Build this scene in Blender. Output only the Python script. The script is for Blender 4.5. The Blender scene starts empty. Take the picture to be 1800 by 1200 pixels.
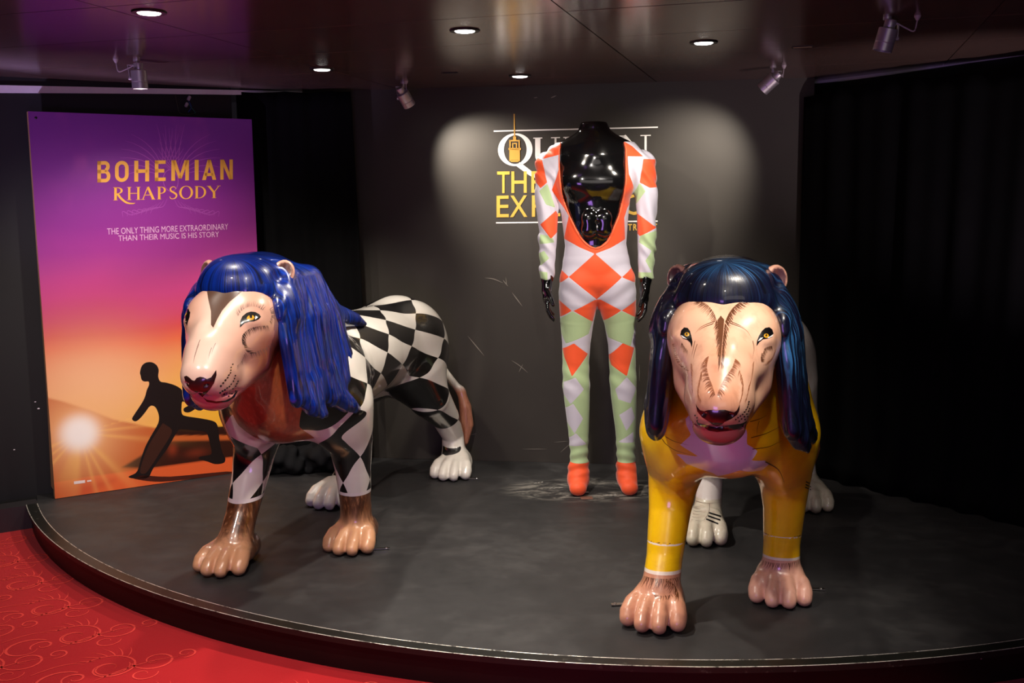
import bpy, bmesh, math, random
import numpy as np
from mathutils import Vector, Matrix
from mathutils.bvhtree import BVHTree
from mathutils.geometry import delaunay_2d_cdt

random.seed(7)
rng = np.random.default_rng(7)
SC = bpy.context.scene
COL = SC.collection

# ------------------------------------------------------------------ camera
# metres; z = 0 is the top of the stage, +Y runs away from the camera
FPX, ROLL, HOR, CAMH = 1800.0, -0.01, 362.0, 1.26
_a = math.atan(ROLL)
_p = math.atan((600 - HOR) * math.cos(_a) / FPX)
CAM = np.array([0.0, 0.0, CAMH])


def ray(x, y):
    c, s = math.cos(_a), math.sin(_a)
    u, v = x - 900.0, y - 600.0
    d0, d1, d2 = c * u + s * v, FPX, -(-s * u + c * v)
    return np.array([d0, d1 * math.cos(_p) + d2 * math.sin(_p), -d1 * math.sin(_p) + d2 * math.cos(_p)])


def onz(x, y, z):
    d = ray(x, y)
    return CAM + d * (z - CAMH) / d[2]


def ony(x, y, Y):
    d = ray(x, y)
    return CAM + d * Y / d[1]


def onplane(x, y, q, n):
    d = ray(x, y)
    q, n = np.array(q, float), np.array(n, float)
    return CAM + d * ((q - CAM) @ n) / (d @ n)


cam_d = bpy.data.cameras.new('camera')
cam_d.sensor_width = 36.0
cam_d.lens = 36.0 * FPX / 1800.0
cam_d.clip_start = 0.05
cam_o = bpy.data.objects.new('camera', cam_d)
COL.objects.link(cam_o)
_f = Vector(ray(900, 600)).normalized()
_r = Vector(ray(901, 600) - ray(900, 600)).normalized()
_u = _r.cross(_f)
cam_o.matrix_world = Matrix(((_r.x, _u.x, -_f.x, 0), (_r.y, _u.y, -_f.y, 0), (_r.z, _u.z, -_f.z, CAMH), (0, 0, 0, 1)))
SC.camera = cam_o

# ------------------------------------------------------------------ world, exposure, lights
SC.view_settings.view_transform = 'Standard'
SC.view_settings.look = 'None'
SC.view_settings.gamma = 1.0
SC.view_settings.use_curve_mapping = False
SC.view_settings.exposure = 0.0
w = bpy.data.worlds.new('dim_room')
SC.world = w
w.use_nodes = True
w.node_tree.nodes['Background'].inputs[0].default_value = (0.55, 0.45, 0.6, 1)
w.node_tree.nodes['Background'].inputs[1].default_value = 0.012
CEIL = 1.825
FLOORZ = -0.105


def spot(name, loc, target, energy, color, angle, blend=0.5, radius=0.03):
    l = bpy.data.lights.new(name, 'SPOT')
    l.energy = energy
    l.color = color
    l.spot_size = math.radians(angle)
    l.spot_blend = blend
    l.shadow_soft_size = radius
    o = bpy.data.objects.new(name, l)
    COL.objects.link(o)
    o.location = loc
    d = Vector(target) - Vector(loc)
    o.rotation_euler = d.to_track_quat('-Z', 'Y').to_euler()
    return o


def area(name, loc, target, energy, color, sx, sy):
    l = bpy.data.lights.new(name, 'AREA')
    l.energy = energy
    l.color = color
    l.shape = 'RECTANGLE'
    l.size, l.size_y = sx, sy
    o = bpy.data.objects.new(name, l)
    COL.objects.link(o)
    o.location = loc
    d = Vector(target) - Vector(loc)
    o.rotation_euler = d.to_track_quat('-Z', 'Y').to_euler()
    return o


WARM = (1.0, 0.90, 0.78)
WHITE = (1.0, 0.93, 0.86)
# LIGHTS_BEGIN
# downlights of the room in front of the stage (above the frame), added fills as marked, and the violet party light beside the camera
spot('room_downlight_or_fill_lamp', (0.75, 2.15, 1.8), (0.64, 2.70, 0.4), 74, WARM, 46, 0.7)
spot('room_downlight_or_fill_lamp', (-0.45, 2.10, 1.8), (-0.26, 3.0, 0.4), 72, WARM, 84, 0.8)
spot('room_downlight_or_fill_lamp', (0.25, 1.30, 1.8), (0.36, 4.42, 1.38), 50, WHITE, 28, 0.9)
spot('room_downlight_or_fill_lamp', (-1.30, 1.9, 1.8), (-1.5, 2.9, -0.1), 62, (1.0, 0.84, 0.76), 100, 0.8)  # added fill that brightens the carpet
spot('room_downlight_or_fill_lamp', (-1.55, 2.2, 1.8), (-1.62, 4.6, 0.7), 130, (1.0, 0.90, 0.84), 44, 0.9)  # added fill aimed at the poster board to lift its print
spot('room_downlight_or_fill_lamp', (0.25, 0.95, 1.78), (0.60, 2.85, 0.55), 34, WARM, 30, 0.9)
spot('room_downlight_or_fill_lamp', (1.45, 2.65, 1.8), (1.0, 3.25, 0.55), 9, WARM, 56, 0.8)
area('added_front_fill_lamp', (0.6, -1.2, 1.2), (0.2, 4.0, 1.3), 6, (1.0, 0.9, 0.84), 2.0, 0.9)  # weak soft fill added behind the camera, not a visible source
area('violet_room_lamp', (-0.4, 0.4, 0.5), (0.0, 3.5, 0.6), 9, (0.55, 0.25, 1.0), 0.7, 0.5)
spot('added_strip_fill_lamp', (2.1, 2.4, 0.2), (1.60, 4.6, 1.88), 110, (1.0, 0.80, 0.88), 40, 0.9)  # added only to brighten the white strip on the right wall
spot('violet_corner_lamp', (-2.3, 2.9, 0.1), (-1.55, 4.7, 1.92), 130, (0.70, 0.52, 1.0), 40, 0.9)
# LIGHTS_END

# ------------------------------------------------------------------ generic helpers


def mesh_obj(name, verts, faces, mat=None, parent=None, smooth=False):
    me = bpy.data.meshes.new(name)
    me.from_pydata([tuple(v) for v in verts], [], [tuple(f) for f in faces])
    me.update()
    return link_mesh(name, me, mat, parent, smooth)


def link_mesh(name, me, mat=None, parent=None, smooth=False):
    if mat:
        me.materials.append(mat)
    if smooth:
        me.polygons.foreach_set('use_smooth', [True] * len(me.polygons))
    o = bpy.data.objects.new(name, me)
    COL.objects.link(o)
    if parent:
        o.parent = parent
    return o


def bm_obj(name, bm, mat=None, parent=None, smooth=False, angle=None):
    bmesh.ops.recalc_face_normals(bm, faces=bm.faces)
    me = bpy.data.meshes.new(name)
    bm.to_mesh(me)
    bm.free()
    o = link_mesh(name, me, mat, parent, smooth or angle is not None)
    if angle is not None:
        me.set_sharp_from_angle(angle=math.radians(angle))
    return o


def thing(name, label, cat, loc=(0, 0, 0), rotz=0.0, group=None):
    o = bpy.data.objects.new(name, None)
    o.empty_display_size = 0.1
    COL.objects.link(o)
    o.location = loc
    o.rotation_euler = (0, 0, rotz)
    return tag(o, label, cat, group)


def tag(o, label, cat, group=None):
    o['label'] = label
    o['category'] = cat
    if group:
        o['group'] = group
    return o


def struct(o):
    o['kind'] = 'structure'
    return o


def box(bm, lo, hi, M=None):
    vs = [Vector((x, y, z)) for x in (lo[0], hi[0]) for y in (lo[1], hi[1]) for z in (lo[2], hi[2])]
    if M is not None:
        vs = [M @ v for v in vs]
    v = [bm.verts.new(p) for p in vs]
    for f in ((0, 1, 3, 2), (4, 6, 7, 5), (0, 4, 5, 1), (2, 3, 7, 6), (0, 2, 6, 4), (1, 5, 7, 3)):
        bm.faces.new([v[i] for i in f])
    return v


def lathe(bm, prof, n=32, M=None):
    """prof: list of (r, z); closed with caps where r = 0"""
    rings = []
    for r, z in prof:
        if r < 1e-6:
            p = Vector((0, 0, z))
            rings.append([bm.verts.new(M @ p if M is not None else p)])
        else:
            ring = []
            for i in range(n):
                t = 2 * math.pi * i / n
                p = Vector((r * math.cos(t), r * math.sin(t), z))
                ring.append(bm.verts.new(M @ p if M is not None else p))
            rings.append(ring)
    for A, B in zip(rings[:-1], rings[1:]):
        for i in range(n):
            j = (i + 1) % n
            a0, a1 = A[i % len(A)], A[j % len(A)]
            b0, b1 = B[i % len(B)], B[j % len(B)]
            q = []
            for v in (a0, a1, b1, b0):
                if v not in q:
                    q.append(v)
            if len(q) >= 3:
                bm.faces.new(q)


def tube(bm, pts, rad, n=8):
    pts = [Vector(p) for p in pts]
    if not hasattr(rad, '__len__'):
        rad = [rad] * len(pts)
    rings = []
    up = Vector((0, 0, 1))
    for i, p in enumerate(pts):
        t = (pts[min(i + 1, len(pts) - 1)] - pts[max(i - 1, 0)]).normalized()
        a = t.cross(up if abs(t.z) < 0.95 else Vector((1, 0, 0))).normalized()
        b = t.cross(a)
        rings.append([bm.verts.new(p + (a * math.cos(2 * math.pi * k / n) + b * math.sin(2 * math.pi * k / n)) * rad[i]) for k in range(n)])
    for A, B in zip(rings[:-1], rings[1:]):
        for k in range(n):
            bm.faces.new([A[k], A[(k + 1) % n], B[(k + 1) % n], B[k]])
    bm.faces.new(rings[0][::-1])
    bm.faces.new(rings[-1])


def axisM(p, z):
    """matrix with origin p whose local z axis is z"""
    z = Vector(z).normalized()
    q = z.to_track_quat('Z', 'Y')
    return Matrix.Translation(Vector(p)) @ q.to_matrix().to_4x4()


def catmull(pts, n=8):
    P = [np.array(p, float) for p in pts]
    P = [2 * P[0] - P[1]] + P + [2 * P[-1] - P[-2]]
    out = []
    for i in range(1, len(P) - 2):
        for k in range(n):
            t = k / n
            out.append(0.5 * ((2 * P[i]) + (-P[i - 1] + P[i + 1]) * t + (2 * P[i - 1] - 5 * P[i] + 4 * P[i + 1] - P[i + 2]) * t * t
                              + (-P[i - 1] + 3 * P[i] - 3 * P[i + 1] + P[i + 2]) * t ** 3))
    out.append(P[-2])
    return out


# ------------------------------------------------------------------ materials


def lin(c):
    """sRGB 0..255 to linear"""
    out = []
    for v in c:
        v = v / 255.0
        out.append(v / 12.92 if v <= 0.04045 else ((v + 0.055) / 1.055) ** 2.4)
    return tuple(out)


class NT:
    def __init__(self, name):
        self.m = bpy.data.materials.new(name)
        self.m.use_nodes = True
        self.t = self.m.node_tree
        self.t.nodes.clear()
        self.out = self.t.nodes.new('ShaderNodeOutputMaterial')

    def put(self, node, k, v):
        s = node.inputs[k]
        if isinstance(v, bpy.types.NodeSocket):
            self.t.links.new(v, s)
        else:
            if isinstance(v, (tuple, list)) and len(v) == 3 and len(getattr(s, 'default_value', [0] * 3)) == 4:
                v = (*v, 1)
            s.default_value = v

    def n(self, kind, ins=None, **props):
        nd = self.t.nodes.new(kind)
        for k, v in props.items():
            setattr(nd, k, v)
        for k, v in (ins or {}).items():
            self.put(nd, k, v)
        return nd

    def math(self, op, a, b=0.0, c=0.0, clamp=False):
        nd = self.n('ShaderNodeMath', {0: a, 1: b, 2: c}, operation=op, use_clamp=clamp)
        return nd.outputs[0]

    def mix(self, f, a, b):
        nd = self.n('ShaderNodeMix', data_type='RGBA')
        self.put(nd, 0, f)
        self.put(nd, 6, a)
        self.put(nd, 7, b)
        return nd.outputs[2]

    def mixop(self, f, a, b, op):
        nd = self.n('ShaderNodeMix', data_type='RGBA', blend_type=op)
        self.put(nd, 0, f)
        self.put(nd, 6, a)
        self.put(nd, 7, b)
        return nd.outputs[2]

    def ramp(self, f, stops, interp='LINEAR'):
        nd = self.n('ShaderNodeValToRGB', {0: f})
        cr = nd.color_ramp
        cr.interpolation = interp
        while len(cr.elements) < len(stops):
            cr.elements.new(0.5)
        for e, (p, c) in zip(cr.elements, stops):
            e.position = p
            e.color = (*c, 1) if len(c) == 3 else c
        return nd.outputs[0]

    def maprange(self, v, a, b, c=0.0, d=1.0, smooth=False):
        nd = self.n('ShaderNodeMapRange', {0: v, 1: a, 2: b, 3: c, 4: d}, interpolation_type='SMOOTHSTEP' if smooth else 'LINEAR')
        return nd.outputs[0]

    def coord(self, which='Object'):
        return self.n('ShaderNodeTexCoord').outputs[which]

    def mapping(self, v, scale=(1, 1, 1), loc=(0, 0, 0), rot=(0, 0, 0)):
        return self.n('ShaderNodeMapping', {'Vector': v, 'Scale': scale, 'Location': loc, 'Rotation': rot}).outputs[0]

    def noise(self, v, scale, detail=3.0, rough=0.55, dist=0.0):
        nd = self.n('ShaderNodeTexNoise', {'Vector': v, 'Scale': scale, 'Detail': detail, 'Roughness': rough, 'Distortion': dist})
        return nd.outputs[0]

    def attr(self, name, out=2):
        return self.n('ShaderNodeAttribute', attribute_name=name).outputs[out]

    def sep(self, v):
        return self.n('ShaderNodeSeparateXYZ', {0: v}).outputs

    def comb(self, x, y, z):
        return self.n('ShaderNodeCombineXYZ', {0: x, 1: y, 2: z}).outputs[0]

    def bump(self, h, strength=0.3, dist=0.002):
        return self.n('ShaderNodeBump', {'Strength': strength, 'Distance': dist, 'Height': h}).outputs[0]

    def done(self, color, rough=0.5, metallic=0.0, coat=0.0, spec=0.5, normal=None, coat_rough=0.03, sheen=0.0, emit=None, estr=0.0, alpha=None, trans=0.0):
        b = self.n('ShaderNodeBsdfPrincipled')
        self.put(b, 'Base Color', color)
        self.put(b, 'Roughness', rough)
        self.put(b, 'Metallic', metallic)
        self.put(b, 'Specular IOR Level', spec)
        self.put(b, 'Coat Weight', coat)
        self.put(b, 'Coat Roughness', coat_rough)
        self.put(b, 'Sheen Weight', sheen)
        self.put(b, 'Transmission Weight', trans)
        if emit is not None:
            self.put(b, 'Emission Color', emit)
            self.put(b, 'Emission Strength', estr)
        if normal is not None:
            self.put(b, 'Normal', normal)
        self.t.links.new(b.outputs[0], self.out.inputs[0])
        return self.m


def plain(name, rgb, rough=0.5, metallic=0.0, coat=0.0, spec=0.5, var=0.08, scale=30, bump=0.0, sheen=0.0):
    """colour with a little procedural variation"""
    t = NT(name)
    c = t.coord()
    f = t.noise(c, scale, 4)
    base = lin(rgb)
    col = t.mix(f, tuple(max(0, v * (1 - var)) for v in base), tuple(min(1, v * (1 + var)) for v in base))
    nrm = t.bump(t.noise(c, scale * 6, 3), bump) if bump else None
    return t.done(col, rough, metallic, coat, spec, nrm, sheen=sheen)


def glow(name, rgb, strength):
    t = NT(name)
    return t.done((0.8, 0.8, 0.8), 0.4, emit=(*rgb, 1), estr=strength)


# ------------------------------------------------------------------ implicit sculpting
# a signed-distance grid, blended from tapered limbs and ellipsoids, then meshed


class Sculpt:
    def __init__(self, lo, hi, h):
        self.lo = np.array(lo, float)
        self.h = h
        self.n = np.ceil((np.array(hi) - self.lo) / h).astype(int) + 1
        self.ax = [(self.lo[i] + h * np.arange(self.n[i])).astype(np.float32) for i in range(3)]
        self.f = np.full(self.n, 1.0, np.float32)

    def region(self, lo, hi):
        s = []
        for i in range(3):
            a = int(np.clip(math.floor((lo[i] - self.lo[i]) / self.h), 0, self.n[i]))
            b = int(np.clip(math.ceil((hi[i] - self.lo[i]) / self.h) + 1, 0, self.n[i]))
            s.append(slice(a, b))
        return tuple(s)

    def pts(self, s):
        return (self.ax[0][s[0]][:, None, None], self.ax[1][s[1]][None, :, None], self.ax[2][s[2]][None, None, :])

    def blend(self, s, d, k, mode):
        a = self.f[s]
        if a.size == 0:
            return
        if mode == 'add':
            h = np.maximum(k - np.abs(a - d), 0) / k
            self.f[s] = np.minimum(a, d) - h * h * k * 0.25
        else:
            d = -d
            h = np.maximum(k - np.abs(a - d), 0) / k
            self.f[s] = np.maximum(a, d) + h * h * k * 0.25

    def ell(self, c, r, k=0.03, rot=None, mode='add'):
        r = np.array(r, float)
        m = max(r) + k + 4 * self.h
        c = np.array(c, float)
        s = self.region(c - m, c + m)
        X, Y, Z = self.pts(s)
        X, Y, Z = X - c[0], Y - c[1], Z - c[2]
        if rot is not None:
            R = np.array(rot.transposed() if hasattr(rot, 'transposed') else rot)
            X, Y, Z = (R[0][0] * X + R[0][1] * Y + R[0][2] * Z, R[1][0] * X + R[1][1] * Y + R[1][2] * Z, R[2][0] * X + R[2][1] * Y + R[2][2] * Z)
        k0 = np.sqrt((X / r[0]) ** 2 + (Y / r[1]) ** 2 + (Z / r[2]) ** 2)
        k1 = np.sqrt((X / r[0] ** 2) ** 2 + (Y / r[1] ** 2) ** 2 + (Z / r[2] ** 2) ** 2)
        d = k0 * (k0 - 1) / np.maximum(k1, 1e-6)
        self.blend(s, d.astype(np.float32), k, mode)

    def cone(self, a, b, ra, rb, k=0.03, sc=(1, 1, 1), mode='add'):
        """rounded cone; sc stretches its section along the axes"""
        sc = np.array(sc, float)
        a, b = np.array(a, float), np.array(b, float)
        m = max(ra, rb) * max(sc) + k + 4 * self.h
        s = self.region(np.minimum(a, b) - m, np.maximum(a, b) + m)
        X, Y, Z = self.pts(s)
        a2, b2 = a / sc, b / sc
        X, Y, Z = X / sc[0] - a2[0], Y / sc[1] - a2[1], Z / sc[2] - a2[2]
        v = b2 - a2
        L = float(v @ v) + 1e-9
        t = np.clip((X * v[0] + Y * v[1] + Z * v[2]) / L, 0, 1)
        d = np.sqrt((X - t * v[0]) ** 2 + (Y - t * v[1]) ** 2 + (Z - t * v[2]) ** 2) - (ra + (rb - ra) * t)
        self.blend(s, (d * min(sc)).astype(np.float32), k, mode)

    def chain(self, P, k=0.03, sc=(1, 1, 1), mode='add'):
        """P: list of (x, y, z, r): one tapered limb, blended in as a whole"""
        sc = np.array(sc, float)
        A = np.array([p[:3] for p in P], float)
        m = max(p[3] for p in P) * max(sc) + k + 4 * self.h
        s = self.region(A.min(0) - m, A.max(0) + m)
        X0, Y0, Z0 = self.pts(s)
        best = None
        for p, q in zip(P[:-1], P[1:]):
            a, b = np.array(p[:3]) / sc, np.array(q[:3]) / sc
            X, Y, Z = X0 / sc[0] - a[0], Y0 / sc[1] - a[1], Z0 / sc[2] - a[2]
            v = b - a
            t = np.clip((X * v[0] + Y * v[1] + Z * v[2]) / (float(v @ v) + 1e-9), 0, 1)
            d = np.sqrt((X - t * v[0]) ** 2 + (Y - t * v[1]) ** 2 + (Z - t * v[2]) ** 2) - (p[3] + (q[3] - p[3]) * t)
            best = d if best is None else np.minimum(best, d)
        self.blend(s, (best * min(sc)).astype(np.float32), k, mode)

    def sample(self, P):
        u = (P - self.lo) / self.h
        u = np.clip(u, 0.001, self.n - 1.001)
        i = u.astype(int)
        t = u - i
        out = 0
        g = [0, 0, 0]
        F = self.f
        c = {}
        for a in (0, 1):
            for b in (0, 1):
                for d in (0, 1):
                    c[a, b, d] = F[i[:, 0] + a, i[:, 1] + b, i[:, 2] + d]
        wx, wy, wz = [(1 - t[:, q], t[:, q]) for q in range(3)]
        for (a, b, d), v in c.items():
            out = out + v * wx[a] * wy[b] * wz[d]
            g[0] = g[0] + v * (1 if a else -1) * wy[b] * wz[d]
            g[1] = g[1] + v * wx[a] * (1 if b else -1) * wz[d]
            g[2] = g[2] + v * wx[a] * wy[b] * (1 if d else -1)
        return out, np.stack(g, 1) / self.h

    def mesh(self):
        F = self.f
        F[0], F[-1] = 1, 1
        F[:, 0], F[:, -1] = 1, 1
        F[:, :, 0], F[:, :, -1] = 1, 1
        ins = F < 0
        n = np.array(F.shape)
        cnt = np.zeros(n - 1, np.int8)
        for a in (0, 1):
            for b in (0, 1):
                for c in (0, 1):
                    cnt += ins[a:n[0] - 1 + a, b:n[1] - 1 + b, c:n[2] - 1 + c]
        act = (cnt > 0) & (cnt < 8)
        idx = np.full(act.shape, -1, np.int64)
        cells = np.argwhere(act)
        idx[act] = np.arange(len(cells))
        acc = np.zeros((len(cells), 3))
        num = np.zeros(len(cells))
        for ax in range(3):
            o = [q for q in range(3) if q != ax]
            for a in (0, 1):
                for b in (0, 1):
                    off = np.zeros(3, int)
                    off[o[0]], off[o[1]] = a, b
                    p0 = cells + off
                    p1 = p0.copy()
                    p1[:, ax] += 1
                    f0 = F[p0[:, 0], p0[:, 1], p0[:, 2]]
                    f1 = F[p1[:, 0], p1[:, 1], p1[:, 2]]
                    m = (f0 < 0) != (f1 < 0)
                    t = f0[m] / (f0[m] - f1[m])
                    q = p0[m].astype(float)
                    q[:, ax] += t
                    acc[m] += q
                    num[m] += 1
        V = self.lo + self.h * acc / num[:, None]
        quads = []
        for ax in range(3):
            o = [(ax + 1) % 3, (ax + 2) % 3]
            s0 = [slice(None)] * 3
            s1 = [slice(None)] * 3
            s0[ax], s1[ax] = slice(0, -1), slice(1, None)
            ch = ins[tuple(s0)] != ins[tuple(s1)]
            e = np.argwhere(ch)
            e = e[(e[:, o[0]] > 0) & (e[:, o[1]] > 0) & (e[:, o[0]] < n[o[0]] - 1) & (e[:, o[1]] < n[o[1]] - 1)]
            c = []
            for a, b in ((0, 0), (1, 0), (1, 1), (0, 1)):
                q = e.copy()
                q[:, o[0]] -= 1 - a
                q[:, o[1]] -= 1 - b
                c.append(idx[q[:, 0], q[:, 1], q[:, 2]])
            Q = np.stack(c, 1)
            flip = ~ins[e[:, 0], e[:, 1], e[:, 2]]
            Q[flip] = Q[flip][:, ::-1]
            quads.append(Q)
        Q = np.concatenate(quads)
        for _ in range(3):
            f, g = self.sample(V)
            gg = np.maximum((g * g).sum(1), 0.05)
            step = np.clip(f / gg, -self.h, self.h)
            V = V - 0.8 * step[:, None] * g
        return V, Q


def mesh_from_np(name, V, Q):
    me = bpy.data.meshes.new(name)
    me.vertices.add(len(V))
    me.vertices.foreach_set('co', V.astype(np.float32).ravel())
    me.loops.add(len(Q) * 4)
    me.loops.foreach_set('vertex_index', Q.astype(np.int32).ravel())
    me.polygons.add(len(Q))
    me.polygons.foreach_set('loop_start', np.arange(0, len(Q) * 4, 4, dtype=np.int32))
    me.polygons.foreach_set('use_smooth', np.ones(len(Q), bool))
    me.update(calc_edges=True)
    return me


def set_attr(me, name, val):
    val = np.asarray(val, np.float32)
    if val.ndim == 1:
        a = me.attributes.new(name, 'FLOAT', 'POINT')
        a.data.foreach_set('value', val)
    else:
        a = me.attributes.new(name, 'FLOAT_COLOR', 'POINT')
        a.data.foreach_set('color', np.concatenate([val, np.ones((len(val), 1), np.float32)], 1).ravel())


def poly_sd(px, py, poly):
    """signed distance to a polygon, negative inside"""
    P = np.array(poly, float)
    d = np.full(len(px), 1e9)
    ins = np.zeros(len(px), bool)
    for a, b in zip(P, np.roll(P, -1, 0)):
        ex, ey = b - a
        wx, wy = px - a[0], py - a[1]
        t = np.clip((wx * ex + wy * ey) / (ex * ex + ey * ey + 1e-12), 0, 1)
        d = np.minimum(d, (wx - t * ex) ** 2 + (wy - t * ey) ** 2)
        c = (a[1] > py) != (b[1] > py)
        with np.errstate(divide='ignore', invalid='ignore'):
            xi = a[0] + (py - a[1]) * ex / (ey if abs(ey) > 1e-12 else 1e-12)
        ins ^= c & (px < xi)
    d = np.sqrt(d)
    return np.where(ins, -d, d)


def sstep(a, b, x):
    t = np.clip((x - a) / (b - a), 0, 1)
    return t * t * (3 - 2 * t)


# ================================================================== the setting
M = {}
t = NT('ceiling_gloss_panel')
c = t.coord()
col = t.mix(t.noise(c, 3, 4), lin((96, 76, 70)), lin((106, 84, 77)))
M['ceiling'] = t.done(col, t.maprange(t.noise(c, 12, 3), 0, 1, 0.17, 0.21), 0.22, 0, 1.0)
M['gap'] = plain('ceiling_gap_black', (14, 11, 13), 0.8)
t = NT('back_wall_paint')
c = t.coord()
n1 = t.noise(c, 2.2, 6, 0.6)
n2 = t.noise(c, 40, 4)
col = t.mix(n1, lin((50, 46, 42)), lin((64, 60, 54)))
M['wall'] = t.done(col, 0.62, 0, 0, 0.35, t.bump(n2, 0.12, 0.001))
M['black_wall'] = plain('black_wall_paint', (11, 11, 12), 0.65, var=0.15, scale=6)
M['white_trim'] = plain('white_trim_paint', (232, 226, 234), 0.5)
t = NT('stage_deck_black')
c = t.coord()
n1 = t.noise(c, 1.7, 6, 0.62)
n2 = t.noise(c, 9, 5, 0.65)
n3 = t.noise(t.mapping(c, (30, 160, 30), rot=(0, 0, 0.6)), 1.0, 3)
f = t.math('MULTIPLY', t.math('ADD', t.math('MULTIPLY', n1, 0.7), t.math('MULTIPLY', n2, 0.3)), 1.0)
col = t.ramp(f, [(0.3, lin((31, 31, 32))), (0.52, lin((44, 43, 44))), (0.7, lin((66, 65, 65)))])
# chalky scuffing where the mannequin was shuffled about
q = t.sep(c)
dx = t.math('SUBTRACT', q[0], 0.33)
dy = t.math('SUBTRACT', q[1], 4.46)
dist = t.math('SQRT', t.math('ADD', t.math('POWER', t.math('MULTIPLY', dx, 0.85), 2.0), t.math('POWER', t.math('MULTIPLY', dy, 1.6), 2.0)))
ringm = t.maprange(t.math('ABSOLUTE', t.math('SUBTRACT', dist, 0.2)), 0.0, 0.16, 1, 0, True)
chalk = t.math('MULTIPLY', ringm, t.maprange(t.noise(t.mapping(c, (1, 2.5, 1), rot=(0, 0, 0.4)), 9, 8, 0.7, 0.8), 0.44, 0.66, 0, 0.9, True))
col = t.mix(chalk, col, lin((150, 146, 138)))
M['deck'] = t.done(col, t.maprange(n2, 0.3, 0.7, 0.5, 0.62), 0, 0, 0.4, t.bump(n3, 0.05, 0.001))
t = NT('riser_dark_lacquer')
c = t.coord()
col = t.mix(t.noise(c, 6, 5), lin((15, 9, 9)), lin((26, 16, 15)))
M['riser'] = t.done(col, 0.4, 0, 0, 0.22)
t = NT('nosing_black_worn')
c = t.coord()
f = t.maprange(t.noise(c, 30, 6, 0.7), 0.62, 0.72, 0, 0.5)
col = t.mix(f, lin((24, 24, 21)), lin((110, 106, 96)))
M['nosing'] = t.done(col, 0.38, 0.0, 0, 0.35)
t = NT('nosing_chipped_edge')
c = t.coord()
f = t.maprange(t.noise(c, 22, 6, 0.75), 0.40, 0.52, 0, 1)
col = t.mix(f, lin((70, 66, 60)), lin((240, 234, 222)))
M['chip'] = t.done(col, 0.35, t.math('MULTIPLY', f, 0.6), 0, 0.5)
t = NT('red_carpet')
c = t.coord()
col = t.mix(t.noise(c, 2.5, 5, 0.6), lin((170, 16, 20)), lin((196, 28, 32)))
col = t.mix(t.math('MULTIPLY', t.noise(c, 260, 2), 0.35), col, lin((140, 12, 14)))
M['carpet'] = t.done(col, 0.95, 0, 0, 0.1, t.bump(t.noise(c, 320, 2), 0.4, 0.002), sheen=0.15)
M['motif'] = plain('carpet_motif_pile', (224, 70, 64), 0.95, spec=0.1, scale=90, var=0.18)
t = NT('black_velvet')
c = t.coord()
col = t.mix(t.noise(c, 12, 4), lin((7, 7, 8)), lin((13, 13, 14)))
M['velvet'] = t.done(col, 0.9, 0, 0, 0.06)
M['black_cloth'] = plain('crumpled_black_cloth', (20, 20, 22), 0.85, spec=0.15, bump=0.2)
M['alu'] = plain('brushed_aluminium', (206, 200, 204), 0.42, 0.75, var=0.06, scale=80)
M['dark_metal'] = plain('dark_metal', (36, 34, 38), 0.4, 0.7)
M['grey_plastic'] = plain('pale_grey_plastic', (178, 168, 172), 0.45)
M['lamp_on'] = glow('lamp_lens_lit', (1.0, 0.97, 0.95), 9.0)
M['slot_on'] = glow('slot_glow', (1.0, 0.42, 0.18), 0.45)
M['steel'] = plain('bare_steel_plate', (190, 188, 184), 0.28, 1.0)

# --- floor
fl = mesh_obj('floor', [(-3.4, 0.3, FLOORZ), (3.4, 0.3, FLOORZ), (3.4, 5.6, FLOORZ), (-3.4, 5.6, FLOORZ)], [(0, 1, 2, 3)], M['carpet'])
struct(fl)

# carpet scrolls: woven figures of a lighter red, a repeat of the same damask spray
def ribbon(bm, pts, w0, w1, z):
    pts = [np.array(p, float) for p in pts]
    L, R = [], []
    for i, p in enumerate(pts):
        d = pts[min(i + 1, len(pts) - 1)] - pts[max(i - 1, 0)]
        d /= np.linalg.norm(d) + 1e-9
        nrm = np.array([-d[1], d[0]])
        s = i / (len(pts) - 1)
        ww = (w0 + (w1 - w0) * s) * (0.25 + 0.75 * math.sin(math.pi * min(1, max(0, 0.08 + 0.9 * s))))
        L.append(bm.verts.new((*(p + nrm * ww), z)))
        R.append(bm.verts.new((*(p - nrm * ww), z)))
    for i in range(len(pts) - 1):
        bm.faces.new([L[i], R[i], R[i + 1], L[i + 1]])


def spiral(cx, cy, r0, r1, a0, turns, n=30):
    return [(cx + (r0 + (r1 - r0) * s) * math.cos(a0 + turns * 2 * math.pi * s), cy + (r0 + (r1 - r0) * s) * math.sin(a0 + turns * 2 * math.pi * s)) for s in np.linspace(0, 1, n)]


MOTIF = []
MOTIF.append((spiral(0.0, 0.0, 0.085, 0.018, 2.6, -1.35), 0.0042, 0.002))
MOTIF.append((spiral(0.0, 0.0, 0.055, 0.012, 0.6, -1.2), 0.003, 0.0015))
MOTIF.append((spiral(0.115, 0.035, 0.062, 0.012, 3.4, 1.3), 0.0042, 0.002))
MOTIF.append((spiral(0.19, 0.07, 0.03, 0.008, -1.6, 1.25), 0.0036, 0.002))
MOTIF.append((spiral(-0.115, -0.075, 0.07, 0.03, 1.0, 0.85), 0.0055, 0.002))
MOTIF.append((spiral(-0.075, -0.055, 0.035, 0.008, 3.9, -1.1), 0.0045, 0.002))
MOTIF.append(([(-0.02 + 0.2 * s, -0.075 + 0.12 * s + 0.03 * math.sin(3 * s)) for s in np.linspace(0, 1, 14)], 0.003, 0.0015))
MOTIF.append(([(-0.2 + 0.13 * s, -0.02 + 0.06 * math.sin(2.2 * s)) for s in np.linspace(0, 1, 12)], 0.003, 0.001))
MOTIF.append((spiral(0.1, -0.05, 0.04, 0.008, 0.3, -1.1), 0.0032, 0.0015))
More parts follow.
